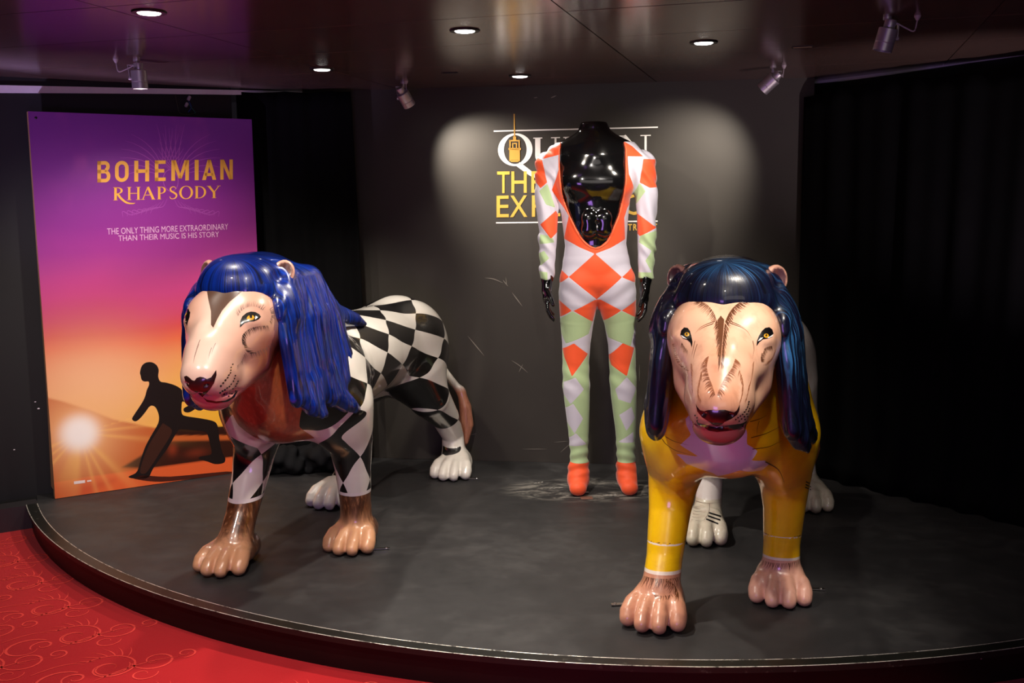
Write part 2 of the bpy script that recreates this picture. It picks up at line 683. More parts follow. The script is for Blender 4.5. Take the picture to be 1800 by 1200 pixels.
for k in range(6):
    a = 1.0 + 0.32 * k
    MOTIF.append(([(0.0 + (0.06 + 0.055 * s) * math.cos(a + 0.35 * s), 0.02 + (0.06 + 0.055 * s) * math.sin(a + 0.35 * s)) for s in np.linspace(0, 1, 6)], 0.003, 0.0008))
mbm = bmesh.new()
for i in range(-1, 9):
    for j in range(-1, 13):
        ox = -2.62 + 0.40 * i + 0.20 * (j % 2)
        oy = 1.75 + 0.235 * j
        if (ox - 0.629) ** 2 + (oy - 5.778) ** 2 < 3.2 ** 2 or ox > 1.2 or oy > 4.4:
            continue
        ca, sa = math.cos(0.12), math.sin(0.12)
        for pts, w0, w1 in MOTIF:
            ribbon(mbm, [(ox + 1.1 * (ca * x - sa * y), oy + 1.1 * (sa * x + ca * y)) for x, y in pts], w0 * 1.1, w1 * 1.1, FLOORZ + 0.0012)
mo = bm_obj('scroll_motif', mbm, M['motif'], fl)
mo['kind'] = 'stuff'

# --- walls
WA, WB = np.array([-0.718, 5.086, 0]), np.array([0.264, 4.940, 0])
WT = (WB - WA) / np.linalg.norm(WB - WA)          # along the back wall, to the right
WN = np.array([WT[1], -WT[0], 0])                  # towards the camera


def wallpt(x, y, off=0.0):
    """a point on the back wall (plus an offset towards the room) seen at a pixel"""
    return onplane(x, y, WA + WN * off, WN)


def slab(name, p, q, z0, z1, thick, nrm, mat, parent=None):
    p, q, nrm = np.array(p, float), np.array(q, float), np.array(nrm, float)
    p3, q3 = np.array([p[0], p[1], 0]), np.array([q[0], q[1], 0])
    n3 = np.array([nrm[0], nrm[1], 0])
    vs = []
    for b in (p3, q3, q3 - n3 * thick, p3 - n3 * thick):
        vs += [b + [0, 0, z0], b + [0, 0, z1]]
    fs = [(0, 2, 3, 1), (2, 4, 5, 3), (4, 6, 7, 5), (6, 0, 1, 7), (1, 3, 5, 7), (0, 6, 4, 2)]
    bm = bmesh.new()
    v = [bm.verts.new(x) for x in vs]
    for f in fs:
        bm.faces.new([v[i] for i in f])
    return bm_obj(name, bm, mat, parent)


wp = WA + WT * (-0.62)
wq = WA + WT * 2.13
wall_back = struct(slab('wall_back', wp, wq, 0.0, CEIL, 0.06, WN, M['wall']))
PB0, PB1 = onz(97, 877, 0), onz(440, 827, 0)      # bottom corners of the poster board
PT = (PB1 - PB0) / np.linalg.norm(PB1 - PB0)
PN = np.array([PT[1], -PT[0], 0])
lw0 = PB0 - PN * 0.12 - PT * 1.0
lw1 = PB0 - PN * 0.12 + PT * 0.90
wall_left = struct(slab('wall_left', lw0, lw1, FLOORZ, CEIL, 0.06, PN, M['black_wall']))
R0, R1 = np.array([1.40, 4.88, 0]), np.array([1.99, 4.075, 0])
RT = (R1 - R0) / np.linalg.norm(R1 - R0)
RN = np.array([RT[1], -RT[0], 0])
if RN @ (CAM - R0) < 0:
    RN = -RN
rw0, rw1 = R0 - RN * 0.06 - RT * 0.05, R0 - RN * 0.06 + RT * 1.9
wall_right = struct(slab('wall_right', rw0, rw1, FLOORZ, CEIL, 0.06, RN, M['black_wall']))

# thin scrapes on the grey wall
def scrape(bm, a, b, w, off=0.0012, bend=0.0):
    A, B = wallpt(*a, off), wallpt(*b, off)
    mid = (A + B) / 2 + np.array([0, 0, bend])
    pts = catmull([A, mid, B], 5)
    prev = None
    for i, p in enumerate(pts):
        s = math.sin(math.pi * (0.06 + 0.88 * i / (len(pts) - 1)))
        d = B - A
        nn = np.cross(d, WN)
        nn /= np.linalg.norm(nn)
        cur = (bm.verts.new(p + nn * w * s), bm.verts.new(p - nn * w * s))
        if prev:
            bm.faces.new([prev[0], prev[1], cur[1], cur[0]])
        prev = cur


sbm = bmesh.new()
for a, b, ww, bd in [((852, 488), (884, 497), .0022, .006), ((884, 492), (893, 503), .002, 0), ((889, 487), (891, 502), .0013, 0),
                     ((900, 514), (918, 538), .0022, 0), ((822, 590), (851, 625), .0022, 0), ((899, 633), (928, 655), .0018, 0.004),
                     ((919, 640), (912, 654), .0016, 0), ((973, 777), (1000, 775), .001, 0), ((918, 789), (962, 789), .0012, 0),
                     ((985, 795), (1004, 778), .0012, 0), ((826, 764), (838, 762), .001, 0), ((968, 172), (978, 168), .003, 0),
                     ((938, 172), (945, 171), .002, 0), ((1128, 794), (1131, 800), .003, 0), ((1124, 640), (1124, 670), .001, 0)]:
    scrape(sbm, a, b, ww, bend=bd)
so = bm_obj('scuff_mark', sbm, plain('wall_scuff_chalk', (128, 122, 112), 0.8), wall_back)
so['kind'] = 'stuff'
so['label'] = 'pale scratches scraped into the dark grey wall'

for px_, py_ in ((68, 718), (25, 790), (62, 706)):
    q = onplane(px_, py_, lw0 + PN * .0006, PN)
    cb_ = bmesh.new()
    lathe(cb_, [(0, .0012), (.004, .0009), (.0055 if py_ == 718 else .003, -.0004)], 9, axisM(q, PN) @ Matrix.Diagonal((1, .6, 1, 1)))
    bm_obj('paint_chip', cb_, M['white_trim'], wall_left)['label'] = 'small white chip in the black wall paint'

# --- ceiling: dark glossy boards with narrow joints, on a black backing
cb = bmesh.new()
box(cb, (-3.4, 0.5, CEIL + 0.010), (3.4, 5.7, CEIL + 0.05))
ceiling = struct(bm_obj('ceiling', cb, M['gap']))
J1 = np.array([0.168, 3.112])
ca, sa = math.cos(math.radians(-16.3)), math.sin(math.radians(-16.3))
EX, EY = np.array([ca, sa]), np.array([-sa, ca])


def clip_poly(poly, a, b):
    """keep what lies left of a->b"""
    out = []
    for i in range(len(poly)):
        p, q = poly[i], poly[(i + 1) % len(poly)]
        sp = (b[0] - a[0]) * (p[1] - a[1]) - (b[1] - a[1]) * (p[0] - a[0])
        sq = (b[0] - a[0]) * (q[1] - a[1]) - (b[1] - a[1]) * (q[0] - a[0])
        if sp >= 0:
            out.append(p)
        if (sp > 0) != (sq > 0) and abs(sp - sq) > 1e-12:
            u = sp / (sp - sq)
            out.append(p + (q - p) * u)
    return out


for i in range(-4, 4):
    for j in range(-6, 6):
        o = J1 + EX * (i * 1.22) + EY * (j * 0.50)
        g = 0.0022
        drop = 0.0
        gy = g
        if j == -1 and i >= 0:
            gy = 0.006
        poly = [o + EX * g + EY * g, o + EX * (1.22 - g) + EY * g, o + EX * (1.22 - g) + EY * (0.5 - gy), o + EX * g + EY * (0.5 - gy)]
        for a, b in ((np.array([3.3, 0.6]), np.array([3.3, 5.6])), (np.array([3.3, 5.6]), np.array([-3.3, 5.6])), (np.array([-3.3, 5.6]), np.array([-3.3, 0.6])), (np.array([-3.3, 0.6]), np.array([3.3, 0.6]))):
            poly = clip_poly(poly, a, b) if len(poly) > 2 else []
        if len(poly) < 3:
            continue
        pb = bmesh.new()
        lo = [pb.verts.new((p[0], p[1], CEIL)) for p in poly]
        hi = [pb.verts.new((p[0], p[1], CEIL + 0.009)) for p in poly]
        pb.faces.new(lo)
        pb.faces.new(hi[::-1])
        for k in range(len(lo)):
            pb.faces.new([lo[k], hi[k], hi[(k + 1) % len(lo)], lo[(k + 1) % len(lo)]])
        bm_obj('ceiling_panel', pb, M['ceiling'], ceiling)

# --- white strips along the top of the side walls
def strip_between(name, px, q, n, mat, off):
    """px: [(x, ytop, ybottom), ...] seen on the plane (q, n); a slim batten standing off the wall"""
    bm = bmesh.new()
    q = np.array(q) + np.array(n) * off
    rows = []
    for x, y0, y1 in px:
        a, b = onplane(x, y0, q, n), onplane(x, y1, q, n)
        rows.append([bm.verts.new(a), bm.verts.new(b), bm.verts.new(b - np.array(n) * 0.012), bm.verts.new(a - np.array(n) * 0.012)])
    for A, B in zip(rows[:-1], rows[1:]):
        for k in range(4):
            bm.faces.new([A[k], A[(k + 1) % 4], B[(k + 1) % 4], B[k]])
    bm.faces.new(rows[0][::-1])
    bm.faces.new(rows[-1])
    return struct(bm_obj(name, bm, mat))


strip_between('trim_1', [(-60, 148, 161.5), (0, 149.5, 163), (240, 154.5, 164.5), (430, 158.5, 166.5), (520, 160.2, 166), (640, 161, 165.5)], lw0, PN, M['white_trim'], 0.016)
strip_between('trim_2', [(1418, 140, 148), (1480, 133.5, 142.5), (1560, 123.5, 132), (1700, 106, 111), (1830, 89, 93)], rw0, RN, M['white_trim'], 0.016)

# --- low black ledge along the left wall
bl = bmesh.new()
a0 = onz(68, 884.5, 0)
ld = PT * -1.0
pts = [a0 + PN * 0.0, a0 + ld * 0.95 + PN * 0.0, a0 + ld * 0.95 - PN * 0.09, a0 - PN * 0.09]
lo = [bl.verts.new((p[0], p[1], FLOORZ)) for p in pts]
hi = [bl.verts.new((p[0], p[1], -0.001)) for p in pts]
bl.faces.new(lo)
bl.faces.new(hi)
for k in range(4):
    bl.faces.new([lo[k], lo[(k + 1) % 4], hi[(k + 1) % 4], hi[k]])
struct(bm_obj('baseboard_left', bl, plain('ledge_black_paint', (46, 42, 44), 0.4)))

# ================================================================== stage platform
CX, CY, RI, RO = 0.629, 5.778, 3.066, 3.110
stage = thing('stage_platform', 'low black round fronted stage platform that both lions stand on', 'platform', (CX, CY, FLOORZ))
A0, A1 = math.radians(-151.6), math.radians(-33)
NA = 120
arc = [A0 + (A1 - A0) * i / NA for i in range(NA + 1)]


def loc_stage(p):
    return (p[0] - CX, p[1] - CY, p[2] - FLOORZ)


_b = lambda q: (q[0], q[1])
back = [_b(R0 - RN * .055 + RT * 1.75), _b(R0 - RN * .055 + RT * .0), _b(WA + WN * .002 + WT * 2.10), _b(WA + WN * .002 - WT * .5), _b(PB0 - PN * .116 + PT * .90), _b(PB0 - PN * .116 - PT * .06)]
outl = [(CX + RI * math.cos(a), CY + RI * math.sin(a)) for a in arc] + back
db = bmesh.new()
top = [db.verts.new(loc_stage((x, y, 0.0))) for x, y in outl]
bot = [db.verts.new(loc_stage((x, y, -0.018))) for x, y in outl]
db.faces.new(top)
db.faces.new(bot[::-1])
for k in range(len(top)):
    db.faces.new([top[k], bot[k], bot[(k + 1) % len(top)], top[(k + 1) % len(top)]])
deck = bm_obj('deck', db, M['deck'], stage)
# texture coordinates of the deck are taken in stage metres from the room origin
for nd in M['deck'].node_tree.nodes:
    if nd.type == 'TEX_COORD':
        ln = [l for l in M['deck'].node_tree.links if l.from_node == nd]
        mp = M['deck'].node_tree.nodes.new('ShaderNodeVectorMath')
        mp.operation = 'ADD'
        mp.inputs[1].default_value = (CX, CY, 0)
        for l in ln:
            s = l.to_socket
            M['deck'].node_tree.links.new(mp.outputs[0], s)
        M['deck'].node_tree.links.new(nd.outputs['Object'], mp.inputs[0])


def ring_sweep(prof, name, mat, kind_smooth=40):
    bm = bmesh.new()
    rows = []
    for a in arc:
        rows.append([bm.verts.new((r * math.cos(a), r * math.sin(a), z - FLOORZ)) for r, z in prof])
    m = len(prof)
    for A, B in zip(rows[:-1], rows[1:]):
        for k in range(m):
            bm.faces.new([A[k], A[(k + 1) % m], B[(k + 1) % m], B[k]])
    bm.faces.new(rows[0])
    bm.faces.new(rows[-1][::-1])
    return bm_obj(name, bm, mat, stage, angle=kind_smooth)


ring_sweep([(RI, 0.0), (RI, 0.0010), (RO, 0.0010), (RO + 0.001, 0.0), (RO + 0.001, -0.017), (RI, -0.017)], 'nosing', M['nosing'])
ring_sweep([(3.06, -0.019), (3.094, -0.019), (3.094, FLOORZ + 0.001), (3.06, FLOORZ + 0.001)], 'riser', M['riser'])
for r in (RI + 0.0006, RO - 0.0002):
    prof = [(r + 0.0019 * math.cos(k * math.pi / 3), 0.0008 + 0.0008 * math.sin(k * math.pi / 3)) for k in range(6)]
    e = ring_sweep(prof, 'worn_edge', M['chip'])
    e['label'] = 'chipped bright edge line of the stage nosing'
# screw heads in the riser
for px, py in [(598, 1127), (845, 1159), (898, 1166), (1459, 1177), (1725, 1157), (1176, 1178)]:
    d = ray(px, py)
    # intersect with the riser cylinder
    ox, oy = CAM[0] - CX, CAM[1] - CY
    A = d[0] ** 2 + d[1] ** 2
    B = 2 * (ox * d[0] + oy * d[1])
    Cc = ox * ox + oy * oy - 3.0945 ** 2
    s = (-B - math.sqrt(B * B - 4 * A * Cc)) / (2 * A)
    p = CAM + d * s
    nn = np.array([p[0] - CX, p[1] - CY, 0])
    bm = bmesh.new()
    lathe(bm, [(0, 0.0012), (0.0025, 0.0008), (0.003, -0.001)], 10, axisM(loc_stage(p), nn))
    bm_obj('screw_head', bm, plain('screw_pinkish', (150, 110, 112), 0.4), stage, smooth=True)

# ================================================================== curtains
def curtain(name, label, path, z0, topf, botf, wave, amp, seed, mat):
    """a hanging cloth: path in plan, wavy folds, given thickness"""
    r = random.Random(seed)
    P = [np.array(p, float) for p in path]
    seg = [np.linalg.norm(b - a) for a, b in zip(P[:-1], P[1:])]
    L = sum(seg)
    n = int(L / 0.012)
    m = 26
    ph = [r.uniform(0, 6.28) for _ in range(6)]
    root = thing(name, label, 'curtain', (*P[0], z0))
    bm = bmesh.new()
    fr, bk = [], []
    for i in range(n + 1):
        s = L * i / n
        q = s
        for k, sg in enumerate(seg):
            if q <= sg or k == len(seg) - 1:
                break
            q -= sg
        d = (P[k + 1] - P[k]) / seg[k]
        base = P[k] + d * q
        nrm = np.array([d[1], -d[0]])
        if nrm @ (CAM[:2] - base) < 0:
            nrm = -nrm
        zt = topf(s, L)
        cf, cbk = [], []
        for j in range(m + 1):
            v = j / m
            z = z0 + (zt - z0) * v
            low = 1 - v
            off = amp * (0.55 + 0.55 * low) * (math.sin(s * wave + ph[0] + 0.5 * math.sin(low * 2 + ph[1])) * 0.6 + 0.4 * math.sin(s * wave * 1.73 + ph[2] + low * 0.9)
                                              + 0.25 * math.sin(s * wave * 0.43 + ph[3] + low * 1.6))
            p = base + nrm * (off + amp * 1.3) + botf(s, L, low) * np.array([d[0], d[1]]) + nrm * (0.05 * max(0, low - 0.93) / 0.07 * (0.5 + 0.5 * math.sin(s * 31)))
            cf.append(bm.verts.new((p[0] - P[0][0], p[1] - P[0][1], z - z0)))
            p2 = p - nrm * 0.004
            cbk.append(bm.verts.new((p2[0] - P[0][0], p2[1] - P[0][1], z - z0)))
        fr.append(cf)
        bk.append(cbk)
    for i in range(n):
        for j in range(m):
            bm.faces.new([fr[i][j], fr[i + 1][j], fr[i + 1][j + 1], fr[i][j + 1]])
            bm.faces.new([bk[i][j], bk[i][j + 1], bk[i + 1][j + 1], bk[i + 1][j]])
        bm.faces.new([fr[i][m], fr[i + 1][m], bk[i + 1][m], bk[i][m]])
        bm.faces.new([fr[i][0], bk[i][0], bk[i + 1][0], fr[i + 1][0]])
    for j in range(m):
        bm.faces.new([fr[0][j], fr[0][j + 1], bk[0][j + 1], bk[0][j]])
        bm.faces.new([fr[n][j], bk[n][j], bk[n][j + 1], fr[n][j + 1]])
    bm_obj('drape', bm, mat, root, smooth=True)
    return root


cl0 = ony(431, 500, 4.985)[:2]
cl1 = ony(618, 165, 5.0)[:2]
curtain('black_curtain', 'black velvet curtain hanging between the sunset poster and the grey wall', [cl0, (cl0 + cl1) / 2 + np.array([0, .02]), cl1], 0.004,
        lambda s, L: CEIL - 0.014 - 0.006 * abs(math.sin(s * 14)), lambda s, L, low: 0.045 * low ** 0.8 * (s / L), 46, 0.014, 3, M['velvet'])
rc0 = ony(1419, 145, 4.76)[:2]
rc1 = ony(1812, 100, 3.97)[:2]
rc2 = rc1 + (rc1 - rc0) / np.linalg.norm(rc1 - rc0) * 0.55
curtain('black_curtain', 'long black velvet curtain closing the right side of the stage', [rc0, rc1, rc2], 0.004,
        lambda s, L: CEIL - 0.060 - 0.022 * math.exp(-s / 0.12) - 0.008 * math.sin(s * 9 + 1) - 0.006 * math.sin(s * 23), lambda s, L, low: 0.03 * low * math.sin(s * 5), 30, 0.022, 5, M['velvet'])

# ================================================================== ceiling lamps
def downlight(px, py, label, power, ang=75, aim=None, added_wash=0.0):
    p = onz(px, py, CEIL)
    root = thing('ceiling_downlight', label, 'light', (p[0], p[1], CEIL), group=None)
    bm = bmesh.new()
    lathe(bm, [(0.034, 0.0), (0.034, -0.004), (0.040, -0.0055), (0.048, -0.004), (0.050, 0.0)], 36)
    bm_obj('bezel', bm, M['dark_metal'], root, angle=35)
    bm = bmesh.new()
    lathe(bm, [(0, -0.0085), (0.018, -0.008), (0.030, -0.006), (0.0335, -0.002)], 32)
    bm_obj('lens', bm, M['lamp_on'], root, smooth=True)
    l = bpy.data.lights.new('downlight_lamp', 'SPOT')
    l.energy = power
    l.color = WARM
    l.spot_size = math.radians(ang)
    l.spot_blend = 0.6
    l.shadow_soft_size = 0.028
    o = bpy.data.objects.new('downlight_lamp', l)
    COL.objects.link(o)
    o.parent = root
    o.location = (0, 0, -0.03)
    if aim is not None:
        o.rotation_euler = (Vector(aim) - Vector((p[0], p[1], CEIL))).to_track_quat('-Z', 'Y').to_euler()
    if added_wash > 0:
        l2 = l.copy()
        l2.energy = added_wash
        l2.spot_size = math.radians(96)
        o2 = bpy.data.objects.new('downlight_lamp', l2)  # extra downward lamp added for a wider wash; the fixture holds one
        COL.objects.link(o2)
        o2.parent = root
        o2.location = (0, 0, -0.03)
    return root


# DOWNLIGHTS_BEGIN
downlight(262, 21, 'lit round downlight at the top left, leftmost of the five in the ceiling', 28, 110)
downlight(566, 121, 'lit downlight above the left curtain, small and far back', 46, 100)
downlight(817, 53, 'lit downlight in the ceiling with a wide dark ring, left of the panel joints', 46, 50, (0.30, 4.44, 1.15), 90)
downlight(914, 133, 'lit downlight nearest the grey wall, above the gold microphone', 20, 110)
downlight(1237, 74, 'lit downlight in the ceiling to the right of the mannequin, rightmost of the five', 46, 50, (0.42, 4.44, 1.15), 14)
# DOWNLIGHTS_END


def spotlight(label, mount, body_px, axis, swap, power, target, ang, dy=0.0, cable=(-0.06, 0.01)):
    """aluminium spotlight on a ceiling arm; body_px = centre of the big barrel"""
    mp = onz(*mount, CEIL)
    bc = ony(*body_px, mp[1] + dy)
    ax = np.array(axis, float)
    ax /= np.linalg.norm(ax)
    root = thing('ceiling_spotlight', label, 'light', (mp[0], mp[1], CEIL))
    rel = Vector(bc - np.array([mp[0], mp[1], CEIL]))
    Mx = axisM(rel, -ax)                              # local z points to the back of the lamp
    bm = bmesh.new()
    lathe(bm, [(0.0262, -0.004), (0.0265, -0.038), (0.029, -0.038), (0.029, -0.015), (0.0275, -0.0135), (0.029, -0.012), (0.029, 0.028), (0.0275, 0.030), (0, 0.030)], 36, Mx)
    bm_obj('barrel', bm, M['alu'], root, angle=30)
    bm = bmesh.new()
    lathe(bm, [(0.0165, 0.031), (0.0175, 0.033), (0.0175, 0.055), (0.0165, 0.057), (0, 0.057)], 28, Mx)
    bm_obj('lamp_back', bm, M['alu'], root, angle=30)
    bm = bmesh.new()
    lathe(bm, [(0, -0.004), (0.020, -0.005), (0.0262, -0.007)], 28, Mx)
    bm_obj('lens', bm, M['lamp_on'] if power > 10 else M['dark_metal'], root, smooth=True)
    # arm: rose at the ceiling, short stem, bar to the side pivot
    bm = bmesh.new()
    lathe(bm, [(0, 0), (0.013, 0), (0.013, -0.008), (0.006, -0.010), (0.006, -0.020), (0.008, -0.021), (0.008, -0.027), (0, -0.028)], 20)
    bm_obj('ceiling_rose', bm, M['alu'], root, angle=35)
    side = Vector(ray(901, 600) - ray(900, 600)).normalized() * (0.034 * swap)
    piv = rel + side
    e1 = Vector((side.x, side.y, -0.022))
    bm = bmesh.new()
    w_ = Vector((-side.y, side.x, 0)).normalized() * 0.006
    t_ = side.normalized() * 0.0015
    path = [Vector((0, 0, -0.022)), e1, piv + Vector((0, 0, -0.004))]
    rows = []
    for i, p in enumerate(path):
        tt = Vector((0, 0, 0.0015)) if i == 0 else (t_ + Vector((0, 0, 0.0015)) if i == 1 else t_)
        rows.append([bm.verts.new(p + w_ + tt), bm.verts.new(p - w_ + tt), bm.verts.new(p - w_ - tt), bm.verts.new(p + w_ - tt)])
    for A, B in zip(rows[:-1], rows[1:]):
        for k in range(4):
            bm.faces.new([A[k], A[(k + 1) % 4], B[(k + 1) % 4], B[k]])
    bm.faces.new(rows[0][::-1])
    bm.faces.new(rows[-1])
    bm_obj('arm', bm, M['alu'], root)
    bm = bmesh.new()
    lathe(bm, [(0, 0.006), (0.006, 0.005), (0.0065, -0.004), (0, -0.008)], 16, axisM(piv, side))
    bm_obj('pivot_knob', bm, M['alu'], root, angle=35)
    # feed cable and its ceiling cup
    cup = Vector((cable[0], cable[1], 0))
    bm = bmesh.new()
    lathe(bm, [(0, 0), (0.010, 0), (0.0095, -0.004), (0.004, -0.014), (0, -0.015)], 18, Matrix.Translation(cup))
    bm_obj('cable_cup', bm, M['grey_plastic'], root, angle=35)
    bk = rel + Vector(-ax) * 0.05 + side * 0.4
    pts = catmull([cup + Vector((0, 0, -0.013)), cup + Vector((cable[0] * -0.1, 0, -0.045)), (cup * 0.55 + bk * 0.45) + Vector((0, 0, -0.03)), bk], 7)
    bm = bmesh.new()
    tube(bm, pts, 0.0022, 7)
    bm_obj('cable', bm, M['grey_plastic'], root, smooth=True)
    if power > 0:
        l = bpy.data.lights.new('spotlight_lamp', 'SPOT')
        l.energy = power
        l.color = WARM
        l.spot_size = math.radians(ang)
        l.spot_blend = 1.0
        l.shadow_soft_size = 0.02
        o = bpy.data.objects.new('spotlight_lamp', l)
        COL.objects.link(o)
        o.parent = root
        o.location = rel + Vector(ax) * 0.045
        d = Vector(target) - (Vector((mp[0], mp[1], CEIL)) + o.location)
        o.rotation_euler = d.to_track_quat('-Z', 'Y').to_euler()
    return root


# SPOTS_BEGIN
tl = wallpt(872, 315)
tr = wallpt(1195, 315)
spotlight('silver spotlight pointing straight down above the sunset poster', (240, 104), (245, 138), (0.02, 0.03, -1), -1, 40, (-1.5, 4.55, 0.4), 110, cable=(-0.075, -0.01))
spotlight('small silver spotlight near the left edge of the grey wall, aimed at it', (709, 144), (713, 173), (0.42, 0.45, -0.8), -1, 56, tl, 74, dy=-0.02, cable=(0.015, -0.03))
spotlight('small silver spotlight at the right end of the grey wall, tilted down to the left', (1359, 116), (1352, 146), (-0.62, 0.35, -0.62), 1, 42, tr, 74, cable=(0.04, -0.02))
spotlight('large silver spotlight at the top right, above the long right curtain', (1560, 30), (1557, 68), (-0.22, 0.10, -0.96), 1, 5, (0.9, 3.6, 0.0), 70, cable=(0.085, -0.02))
# SPOTS_END

# slot vents in the ceiling
def slot(px0, px1, label, mat):
    a, b = onz(*px0, CEIL), onz(*px1, CEIL)
    root = thing('ceiling_slot', label, 'vent', (*((a + b) / 2)[:2], CEIL))
    d = Vector(b - a)
    L = d.length / 2
    root.rotation_euler = (0, 0, math.atan2(d.y, d.x))
    bm = bmesh.new()
    box(bm, (-L, -0.012, -0.003), (L, -0.008, 0.0))
    box(bm, (-L, 0.008, -0.003), (L, 0.012, 0.0))
    box(bm, (-L - 0.004, -0.012, -0.003), (-L, 0.012, 0.0))
    box(bm, (L, -0.012, -0.003), (L + 0.004, 0.012, 0.0))
    bm_obj('slot_frame', bm, M['dark_metal'], root)
    bm = bmesh.new()
    box(bm, (-L, -0.008, -0.001), (L, 0.008, -0.0002))
    bm_obj('slot_insert', bm, mat, root)


slot((1394, 83), (1427, 81.5), 'narrow slot glowing orange in the dark ceiling, right of the downlights', M['slot_on'])
slot((778, 127.5), (802, 127), 'narrow dark slot in the ceiling between two downlights', M['gap'])

# loose wires under the left strip
wr = onplane(332, 168, lw0 + PN * 0.02, PN)
root = thing('wire_connector', 'white plug with blue and green wires dangling above the poster', 'wires', wr)
root.rotation_euler = (0, 0, math.atan2(PT[1], PT[0]))
for q, mname, nm in [((0, 0, -0.012), 'grey_plastic', 'plug'), ((-0.012, 0.002, -0.042), 'grey_plastic', 'plug')]:
    bm = bmesh.new()
    lathe(bm, [(0, -0.011), (0.006, -0.011), (0.0075, -0.008), (0.0075, 0.008), (0.005, 0.011), (0, 0.011)], 12, Matrix.Translation(q) @ Matrix.Rotation(0.5, 4, 'Y'))
    bm_obj(nm, bm, M[mname], root, angle=30)
for rgb, pts in [((40, 70, 160), [(0, 0, 0.0), (-0.004, 0, -0.02), (0.008, 0, -0.05), (-0.006, 0, -0.075)]),
                 ((40, 110, 90), [(-0.01, 0, -0.03), (0.006, 0, -0.05), (0.025, 0, -0.075), (0.02, 0, -0.08)]),
                 ((70, 66, 50), [(-0.06, 0, 0.0), (-0.056, 0, -0.04), (-0.045, 0, -0.08), (-0.01, 0, -0.086), (0.02, 0, -0.08)])]:
    bm = bmesh.new()
    tube(bm, catmull(pts, 6), 0.0017, 6)
    wo = bm_obj('wire', bm, plain('wire_sleeve', rgb, 0.5), root, smooth=True)
# ================================================================== lettering helpers
def text_shape(s, bold=0.0, spacing=1.0):
    """outline of a word in the built-in typeface, scaled to a unit box; returns verts (x, y), faces"""
    cu = bpy.data.curves.new('word', 'FONT')
    cu.body = s
    cu.offset = bold
    cu.space_character = spacing
    cu.resolution_u = 3
    o = bpy.data.objects.new('word', cu)
    COL.objects.link(o)
    dg = bpy.context.evaluated_depsgraph_get()
    me = o.evaluated_get(dg).to_mesh()
    V = np.array([v.co[:2] for v in me.vertices])
    F = [tuple(p.vertices) for p in me.polygons]
    o.evaluated_get(dg).to_mesh_clear()
    bpy.data.objects.remove(o)
    bpy.data.curves.remove(cu)
    return V, F


def unit(V):
    lo, hi = V.min(0), V.max(0)
    return (V - lo) / (hi - lo)


def ring2(cx, cy, rx, ry, tx, ty, a0=0, a1=360, n=40):
    out = []
    for i in range(n):
        q = []
        for t in (i / n, (i + 1) / n):
            a = math.radians(a0 + (a1 - a0) * t)
            q.append(((cx + rx * math.cos(a), cy + ry * math.sin(a)), (cx + (rx - tx) * math.cos(a), cy + (ry - ty) * math.sin(a))))
        out.append([q[0][0], q[1][0], q[1][1], q[0][1]])
    return out


def bar(a, b, w0, w1=None):
    w1 = w0 if w1 is None else w1
    a, b = np.array(a, float), np.array(b, float)
    d = (b - a) / np.linalg.norm(b - a)
    n = np.array([-d[1], d[0]])
    return [[a + n * w0 / 2, a - n * w0 / 2, b - n * w1 / 2, b + n * w1 / 2]]


def strip2(pts, ws):
    out = []
    pts = [np.array(p, float) for p in pts]
    L = []
    for i, p in enumerate(pts):
        d = pts[min(i + 1, len(pts) - 1)] - pts[max(i - 1, 0)]
        d /= np.linalg.norm(d) + 1e-9
        n = np.array([-d[1], d[0]])
        ww = np.interp(i / (len(pts) - 1), np.linspace(0, 1, len(ws)), ws) / 2
        L.append((p + n * ww, p - n * ww))
    for A, B in zip(L[:-1], L[1:]):
        out.append([A[0], A[1], B[1], B[0]])
    return out


def serif(x, y, w=0.26, t=0.035):
    return bar((x - w / 2, y), (x + w / 2, y), t)


